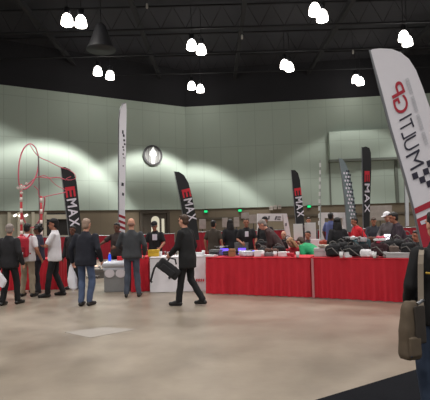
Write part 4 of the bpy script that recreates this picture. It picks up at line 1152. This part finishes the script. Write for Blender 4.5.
controller('grey radio controller in front of the bending man', tp(269, .3), ang, GREYP)
cup('white paper cup left of the white carton', tp(275, .2), WHITEP)
case('storage_case', 'white carton on the centre red table left of the crouching blond person', 'carton', tp(283.5, .32), ang-.2, (.2, .16, .10), WHITEP, handle=False)
soft_bag('camera_bag', 'black bag behind the white carton, right of the bending man', 'bag', tp(279, .62), ang, (.4, .25, .24), GC1, 33)
cloth_heap('red cloth bundle on the table edge before the blond person', tp(290.5, .2), ang, (.2, .16, .10), REDBACK, 42)
cup('small white cup at the table edge before the green shirt', tp(297.5, .1), WHITEP)
drone('dark quadcopter on the centre red table between the two violet lights', tp(236, .6), ang+.6, BLACKP)
soft_bag('camera_bag', 'black bag on the centre red table right of the white quadcopter', 'bag', tp(264, .56), ang+.2, (.4, .24, .2), GC1, 34)
soft_bag('camera_bag', 'charcoal bag at the middle of the centre red table below the printed T-shirt', 'bag', tp(250.5, .52), ang-.2, (.3, .24, .16), GC2, 35, strap=False)
soft_bag('camera_bag', 'black bag between the brown shirt and the violet laptop on the centre table', 'bag', tp(214.5, .26), ang+.1, (.26, .2, .13), GC1, 36, strap=False)
cloth_heap('dark brown garment on the centre table right of the radio controller', tp(272.5, .5), ang, (.4, .26, .18), mat('brown_cloth', (92, 58, 46), .8), 43)
# right front table
case('storage_case', 'flat light grey board box right of the green shirt', 'box', tp(325, .45), ang+.2, (.44, .3, .17), SILV, handle=False)
soft_bag('backpack', 'black backpack leaning on the light grey box', 'backpack', tp(333, .22), ang+.3, (.40, .28, .30), GC1, 51)
soft_bag('backpack', 'black backpack with grey straps, second to the right of the green shirt', 'backpack', tp(342.5, .55), ang-.2, (.40, .30, .33), GC1, 52)
cup('small white cup under the black backpacks on the right table', tp(341, .06), WHITEP)
drone('silver quadcopter lying on the black bags', tp(353.5, .22)+Vector((0, 0, .30)), ang, SILV)
soft_bag('equipment_bag', 'long black equipment bag beneath the silver quadcopter', 'bag', tp(353, .24), ang, (.50, .32, .28), GC1, 53)
soft_bag('equipment_bag', 'charcoal bag between the quadcopter bag and the white bundle', 'bag', tp(362.5, .56), ang+.2, (.36, .30, .30), GC2, 54)
cloth_heap('crumpled white bundle on the right red table', tp(370, .20), ang, (.50, .30, .17), WHITEC, 55)
cup('white cup before the white bundle', tp(374.2, .06), WHITEP)
soft_bag('equipment_bag', 'maroon bag right of the white bundle', 'bag', tp(379.5, .22), ang, (.44, .32, .33), GC3, 56)
soft_bag('backpack', 'black backpack before the person in the white cap', 'backpack', tp(388, .56), ang+.3, (.44, .32, .36), GC1, 57)
cloth_heap('small white cloth before the black backpack under the white cap', tp(389, .16), ang, (.2, .16, .10), WHITEC, 58)
case('storage_case', 'long light grey box at the front edge under the racing flag', 'box', tp(398.5, .16), ang, (.44, .22, .10), SILV, handle=False)
soft_bag('backpack', 'black backpack behind the long light grey box', 'backpack', tp(398.5, .56), ang-.2, (.42, .30, .38), GC1, 59)
soft_bag('equipment_bag', 'black bag under the foot of the racing flag', 'bag', tp(409, .24), ang, (.40, .32, .34), GC1, 60)
controller('black radio controller between the maroon bag and the white bundle', tp(376, .58), ang, BLACKP)
cloth_heap('beige garment lying over the light grey box right of the green shirt', tp(326.5, .42)+Vector((0, 0, .176)), ang+.2, (.40, .3, .07), mat('beige_cloth', (168, 158, 146), .8), 81)
cloth_heap('grey-brown garment on the bag behind the long light grey box', tp(394, .26)+Vector((0, 0, .0)), ang+.3, (.26, .22, .25), mat('greybrown_cloth', (104, 88, 80), .8), 82)
papers('white papers standing among the black bags before the long-haired woman', tp(347.5, .16), ang+.5, WHITEP, (.12, .14, .10))
cup('pale cup between the maroon bag and the long grey box', tp(384.5, .12), SILV)
controller('silver radio controller on the charcoal bag beside the white bundle', tp(362.5, .52)+Vector((0, 0, .292)), ang, SILV)
papers('white papers lying on the maroon bag', tp(380, .2)+Vector((0, 0, .325)), ang+.4, WHITEP, (.2, .16, .03))
# middle row
soft_bag('backpack', 'black backpack on the middle table behind the white carton', 'backpack', tp(289, .35, 1), ang, (.44, .3, .34), GC1, 61)
cloth_heap('white cloth heap on the middle table by the white gate foot', tp(292, .2, 1), ang, (.24, .2, .2), WHITEC, 62)
case('storage_case', 'white carton on the middle table right of the green shirt', 'carton', tp(316, .3, 1), ang, (.22, .2, .26), WHITEP, handle=False)
cloth_heap('orange-brown garment heap left of the long-haired woman', tp(326.5, .3, 1), ang, (.6, .3, .24), mat('rust_cloth', (150, 62, 44), .8), 63)
soft_bag('equipment_bag', 'black bag before the long-haired woman', 'bag', tp(337, .28, 1), ang, (.5, .3, .3), GC1, 64)
soft_bag('equipment_bag', 'black bag right of the long-haired woman', 'bag', tp(347, .32, 1), ang, (.44, .3, .34), GC1, 65)
cloth_heap('white garment hanging over the gear beside the red jacket', tp(353.5, .55, 1), ang, (.26, .2, .34), WHITEC, 66)
cloth_heap('teal-grey garment before the red jacket', tp(363, .3, 1), ang, (.6, .3, .30), TEAL, 67)
cloth_heap('brown garment right of the teal-grey one', tp(372, .3, 1), ang, (.34, .26, .34), mat('brown_cloth', (92, 58, 46), .8), 68)
cloth_heap('pink cloth bundle beside the bright laptop', tp(380.5, .35, 1), ang, (.32, .24, .36), PINK, 69)
laptop('laptop with a bright white screen before the person in the white cap', tp(388.5, .25, 1)+Vector((0, 0, .12)), ang-.2, (232, 228, 240), 1.3, .32)
case('storage_case', 'black case carrying the bright white laptop', 'case', tp(388.5, .25, 1)-Vector((0, 0, .001)), ang, (.42, .32, .117), BLACKP)
soft_bag('equipment_bag', 'black bag behind the laptop under the plum jacket', 'bag', tp(399, .3, 1), ang, (.5, .32, .36), GC1, 70)
soft_bag('backpack', 'charcoal backpack at the right end of the middle table', 'backpack', tp(408, .3, 1), ang, (.4, .3, .4), GC2, 71)
soft_bag('equipment_bag', 'black bag on the middle table behind the bending man', 'bag', tp(262, .3, 1), ang, (.5, .3, .26), GC1, 72)
case('storage_case', 'grey case on the middle table behind the black printed T-shirt', 'case', tp(243, .3, 1), ang, (.4, .28, .2), GREYP)
drone('white quadcopter on the middle table by the brown shirt', tp(222, .3, 1), ang, WHITEP)
papers('paper stack on the middle table behind the crouching blond person', tp(301, .25, 1), ang, WHITEP, (.3, .22, .10))
# white-covered table
def wp(px, k, z=TH+.003): q = onplane(px, 255, W0+nW*k, nW); return Vector((q.x, q.y, z))
case('storage_case', 'yellow box with a pale front before the man in the black cap', 'box', wp(154, .34), 0, (.26, .2, .16), mat('yellow_box', (206, 166, 44), .6), handle=False)
cup('pale cup at the left end of the white-covered table', wp(160.5, .3), WHITEP)
drone('dark quadcopter on the white-covered table behind the black suit', wp(171, .4), .4, BLACKP)
papers('white papers on the right half of the white-covered table', wp(197, .25), .2, WHITEP, (.28, .2, .06))
cup('white cup at the right end of the white-covered table', wp(203.5, .2), WHITEP)
controller('dark radio controller beside the papers on the white-covered table', wp(192.5, .45), .1, BLACKP)
# silver counter
q = onplane(109.7, 262, S0+sn*.2, sn)
bottle('blue bottle standing on the silver counter', Vector((q.x, q.y, .742)), mat('blue_bottle', (50, 84, 210), .25, emit=(40, 90, 255), es=.35), WHITEP, .2)
q = onplane(120, 262, S0+sn*.3, sn)
case('storage_case', 'small red box on the silver counter right of the blue bottle', 'box', Vector((q.x, q.y, .742)), .2, (.14, .12, .10), RED, handle=False)
# lit gear on the floor between the visitors at the left
LEDO = (255, 190, 150)
def fl(px, Y): q = at(px, 275, Y); return Vector((q.x, q.y, .002))
case('storage_case', 'grey floor crate under the glowing quadcopter at the right of the navy jacket', 'crate', fl(97, 14.6), .1, (.5, .4, .26), mat('crate_grey', (96, 92, 88), .7))
drone('quadcopter with a warm glowing light on the grey floor crate', fl(96.5, 14.6)+Vector((0, 0, .262)), .3, WHITEP, glow=LEDO)
drone('quadcopter with a warm light on the floor left of the grey crate', fl(92, 14.2), .8, mat('orange_plastic', (206, 104, 60), .5), glow=LEDO)
case('storage_case', 'olive floor crate between the folded-arms man and the navy jacket', 'crate', fl(70, 14.0), -.1, (.46, .36, .24), mat('crate_olive', (104, 108, 88), .7))
drone('quadcopter with a pink glowing light on the olive crate', fl(69, 14.0)+Vector((0, 0, .242)), .2, WHITEP, glow=(255, 170, 170))
case('storage_case', 'tall dark case behind the olive crate', 'case', fl(73, 15.0), .2, (.4, .3, .5), DARKM)
laptop('small violet-lit laptop on the tall dark case', fl(69.5, 15.0)+Vector((.1, 0, .503)), .1, PUR, .8, .28)

# ------------------------------------------------------------------ carried things
def W(g, yaw, v, s=1): return Vector((g.x, g.y, 0))+Matrix.Rotation(yaw, 3, 'Z') @ (Vector(v)*s)
# red backpack
g = gnd(27.5, 296.5); yw = R(-8); s_ = 1.70/1.74
o = W(g, yw, (0, -.24, .94), s_)
t = thing('backpack', 'red backpack on the back of the man in the white shirt', 'backpack', o, yw)
RB = mat('red_nylon', (176, 26, 48), .6, var=.15)
bm = bmesh.new(); box(bm, (0, 0, .24), (.31, .17, .46), None, .07); ball(bm, (0, 0, .40), (.15, .09, .10)); finish('pouch', remesh(bm, .014, 3, .008, 9), RB, t, True)
bm = bmesh.new(); box(bm, (0, -.095, .15), (.24, .07, .22), None, .03); finish('front_pocket', remesh(bm, .012, 2), mat('dark_red_nylon', (138, 20, 38), .6), t, True)
for e in (-1, 1):
    bm = bmesh.new(); tube(bm, [(e*.10, .07, .44), (e*.115, .16, .53), (e*.125, .26, .52), (e*.13, .36, .40), (e*.14, .33, .2), (e*.13, .12, .08)], .018, 8); finish('shoulder_strap', bm, RB, t, True)
bm = bmesh.new(); box(bm, (.06, -.135, .10), (.10, .01, .06), None, .004); finish('white_patch', bm, WHITEP, t)
bm = bmesh.new(); tube(bm, [(-.05, .05, .48), (0, .06, .53), (.05, .05, .48)], .012, 8); finish('handle', bm, RB, t, True)
# white paper bag
g = gnd(9.5, 305); yw = R(-12); o = W(g, yw, (-.11, -.27, .40), 1.68/1.74)
t = thing('paper_bag', 'white paper bag in the hand of the grey-haired person at far left', 'bag', o, yw+R(10))
PB = mat('white_paper', (232, 228, 234), .7, var=.03)
bm = bmesh.new()
q = [(-.10, 0, .34), (.04, 0, .37), (.21, 0, .14), (.14, 0, .0), (.05, 0, .06)]
prism(bm, [Vector((a, -.05, c)) for a, b_, c in q], (0, .09, 0)); bmesh.ops.bevel(bm, geom=bm.edges[:], offset=.012, segments=2, affect='EDGES')
finish('bag_body', bm, PB, t)
bm = bmesh.new(); tube(bm, [(-.06, 0, .34), (-.02, 0, .43), (.02, 0, .35)], .006, 6); finish('handle', bm, PB, t)
# white plastic bag
g = gnd(86, 305.5); yw = R(-14); o = W(g, yw, (-.37, .09, .30), 1)
t = thing('plastic_bag', 'long white plastic bag hanging from the left hand of the navy jacket man', 'bag', o, yw)
bm = bmesh.new(); loft(bm, [(.05, 0, 0, .03, .03), (.04, 0, .03, .10, .06), (.02, 0, .16, .11, .07), (0, 0, .32, .085, .05), (-.01, 0, .46, .04, .025), (0, 0, .52, .025, .018)])
finish('bag_body', remesh(bm, .014, 3, .014, 9), mat('white_bag_plastic', (226, 224, 232), .4, var=.05), t, True)
bm = bmesh.new(); tube(bm, [(-.02, 0, .50), (0, -.01, .60), (.02, 0, .50)], .008, 6); finish('handle', bm, mat('white_bag_plastic', (226, 224, 232)), t)
# black bag of the striding man
o = onplane(170, 262, Vector((pH.x, pH.y-.12, 0)), Vector((0, -1, 0)))
t = thing('shoulder_bag', 'black bag with a trailing strap swinging before the man in the black suit', 'bag', Vector((o.x, o.y, o.z)))
Rb = Matrix.Rotation(R(38), 3, 'Y')
bm = bmesh.new(); box(bm, Rb @ Vector((.06, 0, -.12)), (.48, .14, .22), Rb, .05); finish('pouch', remesh(bm, .014, 3, .008, 9), GC1, t, True)
bm = bmesh.new(); box(bm, Rb @ Vector((.06, -.075, -.15)), (.30, .05, .13), Rb, .02); finish('front_pocket', remesh(bm, .012, 2), GC1, t, True)
bm = bmesh.new(); tube(bm, [(-.10, 0, .0), (-.16, 0, .02), (-.24, 0, -.02), (-.31, -.01, -.12), (-.35, -.01, -.25), (-.38, 0, -.36), (-.35, 0, -.38)], .02, 8); finish('strap', bm, GC1, t, True)
bm = bmesh.new(); tube(bm, [(-.06, 0, .0), (0, 0, .08), (.10, 0, .05), (.12, 0, -.05)], .016, 8); finish('handle', bm, GC1, t, True)

# canvas bag of the person at the right edge
def ribbon(bm, pts, w_, th=.008):
    vs = []
    for i, p in enumerate(pts):
        t = (pts[min(i+1, len(pts)-1)]-pts[max(i-1, 0)]).normalized()
        n = Vector((1, 0, 0)).cross(t).normalized()
        X = Vector((w_/2, 0, 0))
        vs.append([bm.verts.new(q) for q in (p-X-n*th/2, p+X-n*th/2, p+X+n*th/2, p-X+n*th/2)])
    for A, B in zip(vs, vs[1:]):
        for k in range(4): bm.faces.new((A[k], A[(k+1) % 4], B[(k+1) % 4], B[k]))
    bm.faces.new(vs[0]); bm.faces.new(list(reversed(vs[-1])))
    bmesh.ops.recalc_face_normals(bm, faces=bm.faces); return bm
CANV = mat('olive_tan_canvas', (92, 79, 64), .85, var=.18, scale=16); CAND = mat('dark_canvas', (56, 49, 43), .85, var=.2, scale=16)
bc = at(409, 332, 3.36); bz = at(411, 357, 3.40).z; btop = at(411, 300, 3.40).z
t = thing('shoulder_bag', 'olive canvas shoulder bag hanging from the person at the right edge', 'bag', (bc.x, bc.y, bz))
hh = btop-bz
Rz = Matrix.Rotation(R(24), 3, 'Z')
bm = bmesh.new(); loft(bm, [(0, 0, 0, .072, .05), (0, 0, .03, .082, .062), (.006, 0, hh*.5, .076, .055), (.018, 0, hh*.9, .062, .045), (.026, 0, hh, .045, .03)], power=3.2, T=lambda v: Rz @ v)
finish('pouch', remesh(bm, .012, 3, .008, 9), CANV, t, True)
bm = bmesh.new(); box(bm, Rz @ Vector((.050, -.058, hh*.60)), (.10, .024, hh*.66), Rz, .01); finish('flap', remesh(bm, .008, 2, .004, 12), CAND, t, True)
bm = bmesh.new(); box(bm, Rz @ Vector((-.008, -.056, hh*.24)), (.105, .03, hh*.34), Rz, .012); finish('front_pocket', remesh(bm, .008, 2), CANV, t, True)
bm = bmesh.new(); tube(bm, [Rz @ Vector((.02, -.07, hh*.97)), Rz @ Vector((.06, -.075, hh*1.02)), Rz @ Vector((.10, -.05, hh*1.0))], .012, 8); finish('metal_ring', bm, STEEL, t)
bm = bmesh.new(); ball(bm, Rz @ Vector((-.055, -.066, .035)), .008); finish('rivet', bm, DARKM, t)
O_ = Vector((bc.x, bc.y, bz))
sp_ = [at(a, b_, c)-O_ for a, b_, c in ((421, 312, 3.40), (420.8, 296, 3.43), (420.6, 278, 3.45), (420.6, 264, 3.46), (421, 255, 3.49), (421.6, 249.5, 3.56), (422, 248.5, 3.64), (421.6, 253, 3.74), (420.6, 268, 3.80), (419.6, 290, 3.82), (418, 310, 3.62), (417, 316, 3.46))]
finish('shoulder_strap', ribbon(bmesh.new(), sp_, .04), mat('pale_webbing', (134, 122, 108), .8, var=.1), t)
# ------------------------------------------------------------------ world and view
w = bpy.data.worlds.new('hall_ambient_fill'); SC.world = w; w.use_nodes = True
w.node_tree.nodes['Background'].inputs[0].default_value = (.9, .95, 1, 1)
w.node_tree.nodes['Background'].inputs[1].default_value = .25  # even ambient fill added all around, entering through the open hall sides
vs = SC.view_settings; vs.view_transform = 'Standard'; vs.look = 'None'; vs.gamma = 1; vs.use_curve_mapping = False
vs.exposure = .5
